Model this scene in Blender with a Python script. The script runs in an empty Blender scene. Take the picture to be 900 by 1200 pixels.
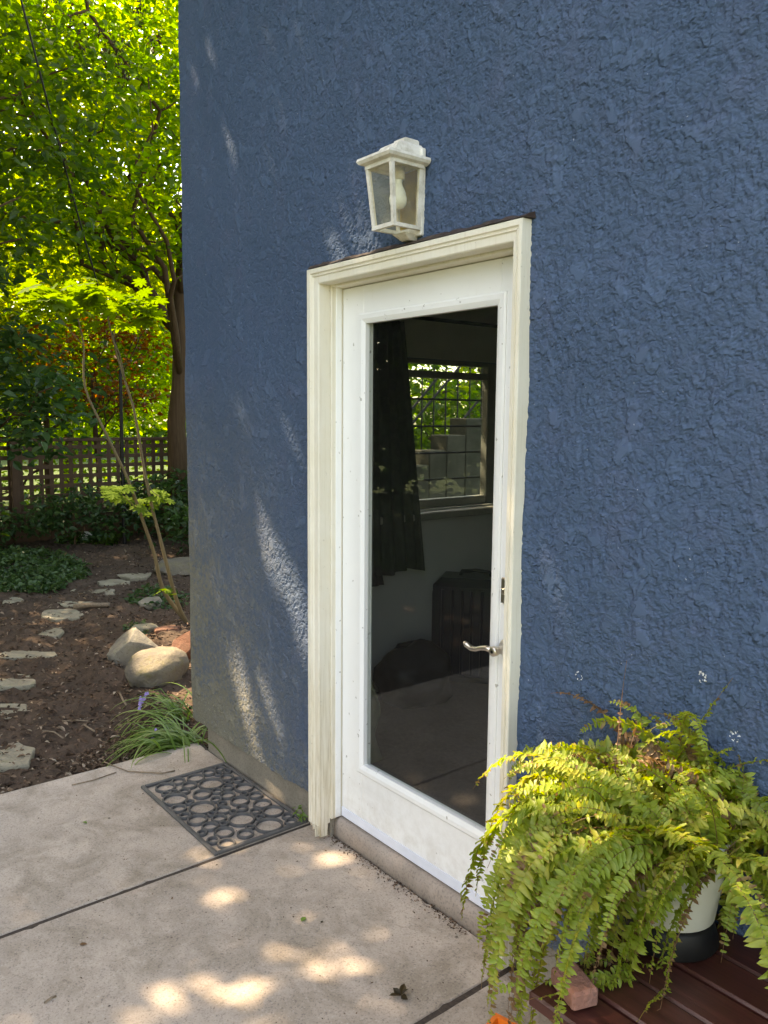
import bpy, bmesh, math, random
import numpy as np
from mathutils import Vector, Matrix, noise as mnoise

# ---------------------------------------------------------------- camera, sky, sun, exposure
# metres; x along the blue wall (to the right), y into the house, z up; door sill top is z = 0, patio z = -0.085
scene = bpy.context.scene
CAM = np.array([2.4703, -1.7819, 1.5689])
FPX, YAW, PITCH, ROLL = 948.72, 0.8945, 0.1176, 0.0081
_f = np.array([-math.sin(YAW)*math.cos(PITCH), math.cos(YAW)*math.cos(PITCH), -math.sin(PITCH)])
_r0 = np.array([math.cos(YAW), math.sin(YAW), 0.0]); _u0 = np.cross(_r0, _f)
_r = math.cos(ROLL)*_r0 + math.sin(ROLL)*_u0
_u = -math.sin(ROLL)*_r0 + math.cos(ROLL)*_u0
cd = bpy.data.cameras.new('camera'); cam = bpy.data.objects.new('camera', cd)
scene.collection.objects.link(cam)
cd.sensor_fit = 'VERTICAL'; cd.sensor_height = 36.0; cd.lens = FPX/1200*36; cd.clip_start = 0.02; cd.clip_end = 600
cam.matrix_world = Matrix(((_r[0], _u[0], -_f[0], CAM[0]), (_r[1], _u[1], -_f[1], CAM[1]), (_r[2], _u[2], -_f[2], CAM[2]), (0, 0, 0, 1)))
scene.camera = cam

SUN = np.array([-0.54, -0.28, 0.79]); SUN /= np.linalg.norm(SUN)      # towards the sun
world = bpy.data.worlds.new('World'); scene.world = world; world.use_nodes = True
wn = world.node_tree.nodes; wn.clear()
sky = wn.new('ShaderNodeTexSky'); sky.sky_type = 'NISHITA'; sky.sun_disc = False
sky.sun_elevation = math.asin(SUN[2]); sky.sun_rotation = math.atan2(SUN[0], SUN[1]); sky.air_density = 1.0; sky.dust_density = 2.0
bg = wn.new('ShaderNodeBackground'); bg.inputs[1].default_value = 0.15
wo = wn.new('ShaderNodeOutputWorld')
world.node_tree.links.new(sky.outputs[0], bg.inputs[0]); world.node_tree.links.new(bg.outputs[0], wo.inputs[0])
sl = bpy.data.lights.new('sun', 'SUN'); sl.energy = 3.0; sl.angle = math.radians(0.53); sl.color = (1.0, 0.93, 0.82)
so = bpy.data.objects.new('sun', sl); scene.collection.objects.link(so)
so.rotation_euler = Vector(SUN).to_track_quat('Z', 'Y').to_euler(); so.location = (-6, -4, 9)
scene.view_settings.view_transform = 'Standard'; scene.view_settings.look = 'None'
scene.view_settings.gamma = 1.0; scene.view_settings.use_curve_mapping = False
scene.view_settings.exposure = 2.80
scene.view_settings.use_white_balance = True; scene.view_settings.white_balance_temperature = 9300; scene.view_settings.white_balance_tint = 14
cy = scene.cycles; cy.use_denoising = True; cy.max_bounces = 10; cy.diffuse_bounces = 5; cy.transmission_bounces = 8
cy.transparent_max_bounces = 16; cy.glossy_bounces = 4; cy.caustics_reflective = False; cy.caustics_refractive = False
cy.sample_clamp_indirect = 6.0

# ---------------------------------------------------------------- helpers
C = scene.collection
random.seed(7); rng = np.random.default_rng(7)
GZ, SZ, WY = -0.085, -0.12, -0.067          # patio top, garden soil, outer face of the stucco

def ray(px, py):
    return _f + _r*(px-450)/FPX + _u*(600-py)/FPX
def onx(px, py, x): d = ray(px, py); return CAM + d*(x-CAM[0])/d[0]
def ony(px, py, y): d = ray(px, py); return CAM + d*(y-CAM[1])/d[1]
def onz(px, py, z): d = ray(px, py); return CAM + d*(z-CAM[2])/d[2]

def link(o, parent=None):
    C.objects.link(o)
    if parent is not None: o.parent = parent
    return o
def tag(o, label, cat=None, group=None, kind=None):
    if label: o['label'] = label
    if cat: o['category'] = cat
    if group: o['group'] = group
    if kind: o['kind'] = kind
    return o
def thing(name, label, cat, group=None, loc=(0, 0, 0), rz=0.0):
    o = bpy.data.objects.new(name, None); o.empty_display_size = 0.1; o.location = loc; o.rotation_euler = (0, 0, rz)
    link(o); return tag(o, label, cat, group)
def arr_mesh(name, V, F, mat=None, smooth=False, tint=None):
    V = np.asarray(V, np.float32); F = np.asarray(F, np.int32); k = F.shape[1]
    m = bpy.data.meshes.new(name)
    m.vertices.add(len(V)); m.vertices.foreach_set('co', V.ravel())
    m.loops.add(F.size); m.loops.foreach_set('vertex_index', F.ravel())
    m.polygons.add(len(F)); m.polygons.foreach_set('loop_start', np.arange(0, F.size, k, dtype=np.int32))
    if tint is not None:
        a = m.attributes.new('tint', 'FLOAT', 'POINT'); a.data.foreach_set('value', np.asarray(tint, np.float32))
    m.update(calc_edges=True); m.validate()
    m.polygons.foreach_set('use_smooth', np.full(len(m.polygons), smooth))
    if mat: m.materials.append(mat)
    return m
def mobj(name, mesh, parent=None, loc=None, rot=None, scale=None):
    o = bpy.data.objects.new(name, mesh); link(o, parent)
    if loc is not None: o.location = loc
    if rot is not None: o.rotation_euler = rot
    if scale is not None: o.scale = scale
    return o

class MB:
    """collects shapes for one mesh"""
    def __init__(s): s.v, s.f, s.t = [], [], []
    def add(s, V, F, t=0.5):
        n = len(s.v); s.v += [tuple(map(float, p)) for p in V]; s.f += [tuple(i+n for i in q) for q in F]; s.t += [t]*len(V)
    def box(s, x0, x1, y0, y1, z0, z1, b=0.0, M=None, t=0.5):
        b = min(b, .49*(x1-x0), .49*(y1-y0), .49*(z1-z0))
        if b <= 0:
            V = [(x, y, z) for z in (z0, z1) for y in (y0, y1) for x in (x0, x1)]
            F = [(0, 2, 3, 1), (4, 5, 7, 6), (0, 1, 5, 4), (2, 6, 7, 3), (0, 4, 6, 2), (1, 3, 7, 5)]
        else:
            bm = bmesh.new(); bmesh.ops.create_cube(bm, size=1.0)
            for v in bm.verts:
                v.co = ((x0+x1)/2+v.co.x*(x1-x0), (y0+y1)/2+v.co.y*(y1-y0), (z0+z1)/2+v.co.z*(z1-z0))
            bmesh.ops.bevel(bm, geom=list(bm.edges), offset=b, segments=1, affect='EDGES')
            bm.verts.index_update(); V = [tuple(v.co) for v in bm.verts]; F = [tuple(v.index for v in f.verts) for f in bm.faces]; bm.free()
        if M is not None: V = [tuple(M @ Vector(p)) for p in V]
        s.add(V, F, t); return s
    def tube(s, pts, rad, n=8, caps=True, t=0.5):
        pts = [Vector(p) for p in pts]
        if not hasattr(rad, '__len__'): rad = [rad]*len(pts)
        V, F = [], []; up = Vector((0, 0, 1)); prev = None
        for i, p in enumerate(pts):
            d = (pts[min(i+1, len(pts)-1)]-pts[max(i-1, 0)]).normalized()
            if prev is None:
                a = d.cross(up); a = d.cross(Vector((1, 0, 0))) if a.length < 1e-3 else a
            else: a = prev - d*prev.dot(d)
            a.normalize(); b = d.cross(a); prev = a
            for k in range(n):
                th = 2*math.pi*k/n; V.append(p+(a*math.cos(th)+b*math.sin(th))*rad[i])
        for i in range(len(pts)-1):
            for k in range(n):
                F.append((i*n+k, i*n+(k+1) % n, (i+1)*n+(k+1) % n, (i+1)*n+k))
        if caps:
            F.append(tuple(range(n-1, -1, -1))); F.append(tuple((len(pts)-1)*n+k for k in range(n)))
        s.add(V, F, t); return s
    def lathe(s, prof, n=24, c=(0, 0, 0), t=0.5, ang=0.0):
        V, F = [], []
        for (r, z) in prof:
            for k in range(n):
                th = 2*math.pi*k/n+ang; V.append((c[0]+r*math.cos(th), c[1]+r*math.sin(th), c[2]+z))
        for i in range(len(prof)-1):
            for k in range(n):
                F.append((i*n+k, i*n+(k+1) % n, (i+1)*n+(k+1) % n, (i+1)*n+k))
        s.add(V, F, t); return s
    def loft(s, rings, cap0=True, cap1=True, t=0.5):
        n = len(rings[0]); V = [p for r in rings for p in r]; F = []
        for i in range(len(rings)-1):
            for k in range(n):
                F.append((i*n+k, i*n+(k+1) % n, (i+1)*n+(k+1) % n, (i+1)*n+k))
        if cap0: F.append(tuple(range(n-1, -1, -1)))
        if cap1: F.append(tuple((len(rings)-1)*n+k for k in range(n)))
        s.add(V, F, t); return s
    def mesh(s, name, mat, smooth=False, fix=True):
        m = bpy.data.meshes.new(name); m.from_pydata(s.v, [], s.f)
        a = m.attributes.new('tint', 'FLOAT', 'POINT'); a.data.foreach_set('value', np.asarray(s.t, np.float32))
        if fix:
            bm = bmesh.new(); bm.from_mesh(m); bmesh.ops.recalc_face_normals(bm, faces=bm.faces); bm.to_mesh(m); bm.free()
        m.polygons.foreach_set('use_smooth', np.full(len(m.polygons), smooth)); m.materials.append(mat); m.update()
        return m
    def obj(s, name, mat, parent=None, smooth=False, fix=True):
        return mobj(name, s.mesh(name, mat, smooth, fix), parent)

# ---------------------------------------------------------------- materials
class N:
    def __init__(s, name):
        s.m = bpy.data.materials.new(name); s.m.use_nodes = True; s.t = s.m.node_tree; s.t.nodes.clear()
        s.out = s.t.nodes.new('ShaderNodeOutputMaterial')
    def n(s, typ, **kw):
        x = s.t.nodes.new('ShaderNode'+typ)
        for k, v in kw.items():
            if k.startswith('i_'):
                key = k[2:]; key = int(key) if key.isdigit() else key.replace('_', ' ')
                if isinstance(v, bpy.types.NodeSocket): s.t.links.new(v, x.inputs[key])
                else: x.inputs[key].default_value = v
            else: setattr(x, k, v)
        return x
    def l(s, a, b): s.t.links.new(a, b)
    def co(s): return s.n('TexCoord').outputs['Object']
    def noise(s, co, scale, detail=4, rough=.55, dist=0.0):
        x = s.n('TexNoise', i_Vector=co, i_Scale=scale, i_Detail=detail, i_Roughness=rough, i_Distortion=dist); return x.outputs['Fac']
    def ramp(s, fac, stops, interp='LINEAR'):
        x = s.n('ValToRGB', i_Fac=fac); e = x.color_ramp.elements; x.color_ramp.interpolation = interp
        while len(e) < len(stops): e.new(0.5)
        for el, (p, c) in zip(e, stops):
            el.position = p; el.color = (c[0], c[1], c[2], 1) if hasattr(c, '__len__') else (c, c, c, 1)
        return x.outputs['Color']
    def mix(s, fac, a, b, mode='MIX'):
        x = s.n('Mix', data_type='RGBA', blend_type=mode)
        for k, v in ((0, fac), (6, a), (7, b)):
            if isinstance(v, bpy.types.NodeSocket): s.l(v, x.inputs[k])
            else: x.inputs[k].default_value = (tuple(v)+(1,))[:4] if hasattr(v, '__len__') else v
        return x.outputs[2]
    def math(s, op, a, b=0.5, clamp=False):
        x = s.n('Math', operation=op, use_clamp=clamp)
        for k, v in ((0, a), (1, b)):
            if isinstance(v, bpy.types.NodeSocket): s.l(v, x.inputs[k])
            else: x.inputs[k].default_value = v
        return x.outputs[0]
    def bump(s, h, strength=.3, dist=.01, nrm=None):
        x = s.n('Bump', i_Height=h, i_Strength=strength, i_Distance=dist)
        if nrm: s.l(nrm, x.inputs['Normal'])
        return x.outputs[0]
    def bsdf(s, col, rough=.6, metal=0.0, spec=.5, nrm=None, **kw):
        x = s.n('BsdfPrincipled', **kw)
        for k, v in (('Base Color', col), ('Roughness', rough), ('Metallic', metal), ('Specular IOR Level', spec)):
            if isinstance(v, bpy.types.NodeSocket): s.l(v, x.inputs[k])
            else: x.inputs[k].default_value = (tuple(v)+(1,))[:4] if hasattr(v, '__len__') else v
        if nrm: s.l(nrm, x.inputs['Normal'])
        return x.outputs[0]
    def done(s, sh): s.l(sh, s.out.inputs['Surface']); return s.m

def simple(name, col, rough=.6, metal=0., spec=.5, var=.12, scale=25., bump=0., bscale=60.):
    m = N(name); co = m.co(); n1 = m.noise(co, scale)
    c = m.mix(m.ramp(n1, [(.3, 0.0), (.7, 1.0)]), tuple(x*(1-var) for x in col), tuple(min(1, x*(1+var)) for x in col))
    nr = m.bump(m.noise(co, bscale), bump, .005) if bump else None
    return m.done(m.bsdf(c, rough, metal, spec, nr))

def leaf_mat(name, stops, trans=.5, rough=.45, tcol=None, spec=.35, nscale=18.):
    """leaf: colour by the leaf's own tint value, light shines through"""
    m = N(name); at = m.n('Attribute', attribute_name='tint').outputs['Fac']
    c = m.ramp(at, stops)
    n1 = m.noise(m.co(), nscale, 3)
    c = m.mix(m.math('MULTIPLY', n1, .35), c, tuple(x*.45 for x in stops[0][1]))
    hs = m.n('HueSaturation', i_Hue=.492, i_Saturation=1.15, i_Value=tcol or 1.6, i_Color=c).outputs[0]
    a = m.bsdf(c, rough, 0, spec)
    b = m.n('BsdfTranslucent', i_Color=hs).outputs[0]
    x = m.n('MixShader', i_0=trans); m.l(a, x.inputs[1]); m.l(b, x.inputs[2])
    return m.done(x.outputs[0])

def wood_mat(name, c0, c1, rough=.6, axis=0, scale=3., bump=.3, spec=.4):
    m = N(name); co = m.co(); sc = [30., 30., 30.]; sc[axis] = 1.2
    mp = m.n('Mapping', i_Vector=co, i_Scale=tuple(v*scale/3 for v in sc)).outputs[0]
    n1 = m.noise(mp, 3.0, 6, .6, .4); n2 = m.noise(co, 2.5, 3)
    c = m.mix(m.ramp(n1, [(.3, 0.), (.72, 1.)]), c0, c1)
    c = m.mix(m.math('MULTIPLY', n2, .5), c, tuple(x*.55 for x in c0))
    return m.done(m.bsdf(c, rough, 0, spec, m.bump(n1, bump, .004)))

# blue stucco with algae and dirt low at the house corner, and white paint specks
def stucco():
    m = N('blue_stucco'); co = m.co(); sx = m.n('SeparateXYZ', i_Vector=co).outputs
    big = m.noise(co, 1.3, 4, .6); fine = m.noise(co, 160, 3, .6); mid = m.noise(co, 45, 5, .62)
    c = m.mix(m.ramp(big, [(.3, 0.), (.7, 1.)]), (.059, .098, .162), (.069, .110, .178))
    c = m.mix(m.ramp(m.noise(co, 9, 4, .6), [(.50, 0.), (.75, .4)]), c, (.088, .110, .180))
    vs = m.n('Mapping', i_Vector=co, i_Scale=(7., 7., .5)).outputs[0]
    c = m.mix(m.ramp(m.noise(vs, 1.4, 5, .6), [(.50, 0.), (.78, .15)]), c, (.115, .145, .21))
    # dirt: grows towards the corner and the ground, broken up by noise
    dx = m.math('MULTIPLY', m.math('SUBTRACT', .05, sx[0]), .62)          # 0 at the door, ~.8 at the corner
    dz = m.math('SUBTRACT', 1.12, m.math('MULTIPLY', sx[2], .62))
    st = m.math('MULTIPLY', m.math('MAXIMUM', dx, 0.), m.math('MAXIMUM', dz, 0.))
    ed = m.math('MULTIPLY', m.math('MAXIMUM', m.math('SUBTRACT', -1.12, sx[0]), 0.), 3.2)
    st = m.math('ADD', st, m.math('MULTIPLY', ed, m.math('MAXIMUM', m.math('SUBTRACT', 1.5, m.math('MULTIPLY', sx[2], .7)), 0.)))
    st = m.math('ADD', st, m.math('MULTIPLY', m.math('MAXIMUM', m.math('SUBTRACT', .30, sx[2]), 0.), 1.0))
    st = m.math('MULTIPLY', st, m.ramp(m.noise(co, 3.2, 5, .7), [(.25, .35), (.75, 1.5)]))
    st = m.math('MULTIPLY', st, m.ramp(mid, [(.35, .45), (.62, 1.25)]), True)
    c = m.mix(m.math('MULTIPLY', st, 1.7, True), c, (.19, .18, .14))
    sp = m.ramp(m.noise(co, 95, 2, .5), [(.66, 0.), (.70, 1.)]); c = m.mix(m.math('MULTIPLY', sp, m.math('MULTIPLY', st, .8)), c, (.33, .32, .24))
    # paint specks in two spots beside the fern
    msk = None
    for (px, pz) in ((1.172, .888), (1.515, .975), (1.60, .86)):
        d = m.n('VectorMath', operation='DISTANCE', i_0=co, i_1=(px, WY, pz)).outputs['Value']
        k = m.ramp(d, [(.0, 1.), (.020, 0.)]); msk = k if msk is None else m.math('MAXIMUM', msk, k)
    sp = m.ramp(m.noise(co, 170, 1, .4), [(.58, 0.), (.60, 1.)])
    c = m.mix(m.math('MULTIPLY', sp, m.ramp(msk, [(.25, 0.), (.35, 1.)])), c, (.75, .76, .76))
    sp = m.ramp(m.noise(co, 120, 1, .4), [(.80, 0.), (.815, 1.)]); c = m.mix(sp, c, (.30, .34, .40))
    wob = m.n('TexNoise', i_Vector=co, i_Scale=48., i_Detail=4., i_Roughness=.6).outputs['Color']
    wob = m.n('VectorMath', operation='SUBTRACT', i_0=wob, i_1=(.5, .5, .5)).outputs[0]
    cw = m.n('VectorMath', operation='MULTIPLY_ADD', i_0=wob, i_1=(.026, .026, .026), i_2=co).outputs[0]
    rt = m.n('Mapping', i_Vector=cw, i_Rotation=(0, -.45, 0)).outputs[0]; rt = m.n('Mapping', i_Vector=rt, i_Scale=(.72, 1., 1.2)).outputs[0]
    def flakes(sc):
        v = m.n('TexVoronoi', i_Vector=rt, i_Scale=sc); return m.n('SeparateColor', i_Color=v.outputs['Color']).outputs[0], v.outputs['Distance']
    (f1, d1), (f2, d2), (f3, d3) = flakes(46.), flakes(98.), flakes(190.)
    smooth_spot = m.ramp(m.noise(cw, 13, 3, .5), [(.56, 0.), (.60, 1.)])
    hgt = m.math('ADD', m.math('ADD', m.math('MULTIPLY', f1, .55), m.math('MULTIPLY', f2, .45)), m.math('MULTIPLY', f3, .22))
    hgt = m.math('SUBTRACT', hgt, m.math('MULTIPLY', d2, .5))
    hgt = m.mix(smooth_spot, hgt, (.95, .95, .95))
    c = m.mix(m.math('MULTIPLY', m.math('SUBTRACT', f1, .5), .16, True), c, (.105, .135, .225))
    b = m.bump(hgt, 1.0, .0056); b = m.bump(fine, .35, .0010, b)
    return m.done(m.bsdf(c, .85, 0, .14, b))
M_STUCCO = stucco()

def concrete():
    m = N('patio_concrete'); co = m.co()
    a = m.noise(co, 2.2, 6, .65); b = m.noise(co, 14, 6, .7); g = m.noise(co, 170, 3, .6)
    c = m.mix(m.ramp(a, [(.3, 0.), (.7, 1.)]), (.350, .290, .236), (.490, .408, .335))
    c = m.mix(m.ramp(b, [(.42, .0), (.75, .55)]), c, (.52, .425, .35))
    c = m.mix(m.ramp(m.noise(co, 5, 5, .7, .6), [(.45, 0.), (.66, .8)]), c, (.260, .212, .160))
    c = m.mix(m.ramp(g, [(.32, .55), (.46, 0.)]), c, (.10, .085, .075))
    c = m.mix(m.ramp(g, [(.60, 0.), (.72, .6)]), c, (.52, .47, .42))
    v = m.n('TexVoronoi', i_Vector=co, i_Scale=55.).outputs['Distance']
    c = m.mix(m.ramp(v, [(.05, .5), (.14, 0.)]), c, (.13, .11, .10))
    nr = m.bump(g, .5, .0025); nr = m.bump(b, .25, .006, nr)
    return m.done(m.bsdf(c, .85, 0, .25, nr))
M_CONC = concrete()
def plinth_m(name, c0, c1):
    m = N(name); co = m.co(); a = m.noise(co, 5, 6, .7); g = m.noise(co, 130, 3, .6)
    c = m.mix(m.ramp(a, [(.35, 0.), (.65, 1.)]), c0, c1); c = m.mix(m.ramp(g, [(.3, .5), (.5, 0.)]), c, tuple(x*.4 for x in c0))
    return m.done(m.bsdf(c, .85, 0, .25, m.bump(g, .4, .003)))
M_PLINTH = plinth_m('plinth_concrete', (.19, .165, .13), (.28, .245, .195))
M_STEP = plinth_m('shaded_stair_concrete', (.030, .032, .020), (.070, .066, .048))  # mossy concrete, darkened in the colour to stand in for shade
M_SILL = plinth_m('sill_concrete', (.27, .22, .18), (.37, .305, .255))

def casing_m():
    m = N('weathered_cream_paint'); co = m.co(); sx = m.n('SeparateXYZ', i_Vector=co).outputs
    a = m.noise(co, 3, 5, .7); st = m.n('Mapping', i_Vector=co, i_Scale=(60., 60., 3.)).outputs[0]; g = m.noise(st, 1.5, 6, .7)
    c = m.mix(m.ramp(a, [(.3, 0.), (.7, 1.)]), (.72, .655, .51), (.78, .735, .63))
    c = m.mix(m.ramp(g, [(.52, 0.), (.78, .45)]), c, (.52, .43, .30))
    low = m.math('MULTIPLY', m.math('MAXIMUM', m.math('SUBTRACT', .75, sx[2]), 0.), 1.1)
    c = m.mix(m.math('MULTIPLY', low, m.ramp(g, [(.4, 0.), (.68, 1.)]), True), c, (.42, .33, .19))
    dk = m.ramp(m.noise(co, 70, 4, .7), [(.66, 0.), (.72, .8)]); c = m.mix(m.math('MULTIPLY', dk, .6), c, (.25, .19, .12))
    return m.done(m.bsdf(c, .6, 0, .35, m.bump(g, .35, .003)))
M_CASING = casing_m()
def door_m():
    m = N('white_door_paint'); co = m.co(); a = m.noise(co, 2.2, 4, .6)
    c = m.mix(m.ramp(a, [(.3, 0.), (.7, 1.)]), (.79, .785, .755), (.84, .835, .81))
    st = m.n('Mapping', i_Vector=co, i_Scale=(40., 40., 5.)).outputs[0]
    c = m.mix(m.ramp(m.noise(st, 1.2, 5, .7), [(.6, 0.), (.8, .35)]), c, (.60, .57, .48))
    c = m.mix(m.ramp(m.noise(co, 50, 2, .5), [(.70, 0.), (.73, .7)]), c, (.3, .27, .22))
    zz = m.n('SeparateXYZ', i_Vector=co).outputs[2]; lo = m.math('MULTIPLY', m.math('MAXIMUM', m.math('SUBTRACT', .30, zz), 0.), 1.6)
    c = m.mix(m.math('MULTIPLY', lo, m.ramp(m.noise(co, 16, 6, .7), [(.42, 0.), (.7, 1.)]), True), c, (.42, .36, .27))
    return m.done(m.bsdf(c, .38, 0, .45, m.bump(m.noise(co, 30, 3), .04, .004)))
M_DOOR = door_m()
M_SWEEP = simple('door_sweep_vinyl', (.68, .71, .78), .45, var=.06, scale=12)
def glass_m(name, tint=(1, 1, 1), rough=0.0, haze=0.0):
    m = N(name); g = m.n('NewGeometry').outputs; cs = m.math('ABSOLUTE', m.n('VectorMath', operation='DOT_PRODUCT', i_0=g['Normal'], i_1=g['Incoming']).outputs['Value'])
    fr = m.math('ADD', m.math('MULTIPLY', m.math('POWER', m.math('SUBTRACT', 1., cs), 5.), .957), .031)
    a = m.n('BsdfTransparent', i_Color=(*tint, 1)).outputs[0]
    b = m.n('BsdfGlossy', i_Color=(1, 1, 1, 1), i_Roughness=rough).outputs[0]
    x = m.n('MixShader', i_0=fr); m.l(a, x.inputs[1]); m.l(b, x.inputs[2]); sh = x.outputs[0]
    if haze:
        d = m.n('BsdfDiffuse', i_Color=(.8, .8, .75, 1)).outputs[0]; y = m.n('MixShader', i_0=m.math('MULTIPLY', m.noise(m.co(), 30, 4, .6), haze))
        m.l(sh, y.inputs[1]); m.l(d, y.inputs[2]); sh = y.outputs[0]
    return m.done(sh)
M_GLASS = glass_m('door_glass', (.94, .96, .94), 0.0, .006)
M_WGLASS = glass_m('window_glass', (.90, .92, .90))
M_LGLASS = glass_m('lantern_glass', (.96, .92, .78), .05, .20)
M_NICKEL = simple('satin_nickel', (.62, .57, .50), .28, 1.0, .5, .08)
M_BRASS = simple('brass_plate', (.72, .52, .20), .30, 1.0, .5, .2, 8)
def lantern_m():
    m = N('chalky_white_lantern_paint'); co = m.co()
    c = m.mix(m.ramp(m.noise(co, 18, 5, .7), [(.42, 0.), (.68, .85)]), (.74, .70, .62), (.46, .41, .32))
    c = m.mix(m.ramp(m.noise(co, 120, 3), [(.6, 0.), (.75, .5)]), c, (.36, .31, .23))
    return m.done(m.bsdf(c, .7, 0, .3, m.bump(m.noise(co, 90, 4), .3, .002)))
M_LANT = lantern_m()
M_BULB = simple('frosted_bulb', (.80, .83, .82), .25, var=.03)
M_FLASH = simple('dark_brown_flashing', (.045, .028, .022), .55, var=.3, scale=30, bump=.3)
M_RUBBER = simple('grey_rubber', (.085, .082, .079), .62, var=.25, scale=40, bump=.25, bscale=120)
def soil_m():
    m = N('dark_soil'); co = m.co(); a = m.noise(co, 3, 6, .7); b = m.noise(co, 28, 6, .75); g = m.noise(co, 110, 4, .7)
    c = m.mix(m.ramp(a, [(.3, 0.), (.7, 1.)]), (.060, .042, .030), (.108, .074, .052))
    c = m.mix(m.ramp(b, [(.5, 0.), (.7, .7)]), c, (.150, .098, .070)); c = m.mix(m.ramp(g, [(.62, 0.), (.72, .8)]), c, (.21, .15, .11))
    c = m.mix(m.ramp(b, [(.28, .7), (.42, 0.)]), c, (.028, .020, .015))
    nr = m.bump(b, .9, .02); nr = m.bump(g, .6, .006, nr)
    return m.done(m.bsdf(c, .95, 0, .15, nr))
M_SOIL = soil_m()
M_JOINT = simple('joint_dirt', (.055, .040, .030), .95, var=.4, scale=90, bump=.5, bscale=200)
def far_ground():
    m = N('lawn_ground'); co = m.co(); a = m.noise(co, .5, 5, .6); g = m.noise(co, 22, 5, .7)
    c = m.mix(m.ramp(a, [(.35, 0.), (.65, 1.)]), (.045, .075, .022), (.075, .11, .032)); c = m.mix(m.ramp(g, [(.4, 0.), (.7, .7)]), c, (.03, .045, .015))
    return m.done(m.bsdf(c, .95, 0, .15, m.bump(g, .7, .03)))
M_LAWN = far_ground()
def rock_m(name, c0, c1, c2):
    m = N(name); co = m.co(); a = m.noise(co, 6, 6, .65); g = m.noise(co, 60, 5, .7)
    c = m.mix(m.ramp(a, [(.38, 0.), (.62, 1.)]), c0, c1); c = m.mix(m.ramp(m.noise(co, 14, 5, .7), [(.52, 0.), (.7, .8)]), c, c2)
    c = m.mix(m.ramp(g, [(.3, .6), (.45, 0.)]), c, tuple(x*.4 for x in c0))
    return m.done(m.bsdf(c, .85, 0, .25, m.bump(g, .6, .012, m.bump(a, .5, .04))))
M_ROCK = rock_m('mossy_boulder_stone', (.13, .112, .09), (.20, .172, .12), (.16, .14, .065))
M_ROCK2 = rock_m('grey_stone', (.17, .155, .125), (.27, .245, .19), (.19, .18, .11))
M_REDROCK = rock_m('rusty_stone', (.15, .070, .045), (.20, .10, .065), (.11, .065, .045))
M_FLAG = rock_m('flagstone', (.24, .205, .145), (.34, .30, .215), (.22, .20, .115))
M_FENCE = wood_mat('weathered_fence_wood', (.085, .045, .024), (.135, .075, .040), .8, 2)
M_BARK = wood_mat('tree_bark', (.070, .040, .020), (.130, .078, .040), .9, 2, 1.6, .9, .2)
M_STEM = wood_mat('maple_stem_bark', (.15, .11, .055), (.25, .19, .10), .8, 2, 2., .4, .25)
M_BENCH = wood_mat('dark_red_stained_wood', (.042, .011, .008), (.105, .030, .021), .38, 0, 2., .25, .5)
M_BRICK = rock_m('terracotta', (.24, .11, .08), (.31, .145, .105), (.18, .10, .08))
M_ORANGE = simple('orange_plastic', (.80, .17, .02), .4, var=.06)
M_POT = simple('ivory_plastic', (.66, .65, .56), .45, var=.07, scale=10)
M_IRON = simple('black_iron', (.018, .017, .016), .5, .6, .5, .2)
M_CABLE = simple('black_cable', (.015, .015, .015), .6, var=.1)
M_PLASTER = simple('interior_plaster', (.46, .47, .45), .8, var=.05, scale=4)
M_CARPET = simple('brown_carpet', (.10, .072, .06), .95, var=.2, scale=60, bump=.5, bscale=300)
M_CEIL = simple('ceiling_paint', (.6, .6, .58), .85, var=.04)
M_CURTAIN = simple('dark_olive_curtain', (.030, .036, .026), .85, var=.25, scale=20)
M_CASE = simple('black_polycarbonate', (.007, .010, .020), .30, var=.15)
M_BAG = simple('black_nylon', (.010, .010, .012), .6, var=.2, bump=.3)
M_SHEET = simple('khaki_cloth', (.24, .24, .16), .85, var=.1)
M_WINFR = simple('grey_window_frame', (.23, .23, .20), .55, var=.1)
M_ROOF = simple('roof_felt', (.05, .05, .05), .9)
M_TWIG = simple('dry_twig', (.20, .145, .095), .85, var=.35, scale=60)
M_CREAMFLOWER = simple('white_glazed_ceramic', (.72, .72, .68), .4)
M_PURPLE = simple('violet_petals', (.36, .27, .62), .6, var=.2)
def litter_m():
    m = N('leaf_litter'); at = m.n('Attribute', attribute_name='tint').outputs['Fac']
    c = m.ramp(at, [(0., (.045, .028, .018)), (.45, (.12, .072, .045)), (.8, (.24, .16, .105)), (1., (.42, .34, .25))])
    return m.done(m.bsdf(c, .85, 0, .2))
M_LITTER = litter_m()

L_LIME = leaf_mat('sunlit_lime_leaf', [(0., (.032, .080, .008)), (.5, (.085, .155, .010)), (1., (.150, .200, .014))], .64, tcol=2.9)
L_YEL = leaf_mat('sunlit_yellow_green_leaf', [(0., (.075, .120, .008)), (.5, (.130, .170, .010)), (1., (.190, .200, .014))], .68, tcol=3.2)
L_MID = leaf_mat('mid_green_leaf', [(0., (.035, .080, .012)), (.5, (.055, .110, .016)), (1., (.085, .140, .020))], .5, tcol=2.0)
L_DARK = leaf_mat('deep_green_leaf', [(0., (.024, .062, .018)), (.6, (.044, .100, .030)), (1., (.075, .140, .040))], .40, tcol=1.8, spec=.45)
L_RUST = leaf_mat('rust_maple_leaf', [(0., (.10, .035, .012)), (.5, (.20, .070, .018)), (1., (.26, .13, .025))], .55, tcol=2.0)
L_MAPLE = leaf_mat('lime_maple_leaf', [(0., (.105, .180, .022)), (1., (.16, .24, .035))], .50, tcol=1.5, spec=.05, rough=.7, nscale=6)
L_SEED = leaf_mat('dry_seed_cluster', [(0., (.030, .022, .010)), (1., (.075, .050, .020))], .3, tcol=1.2)
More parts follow.
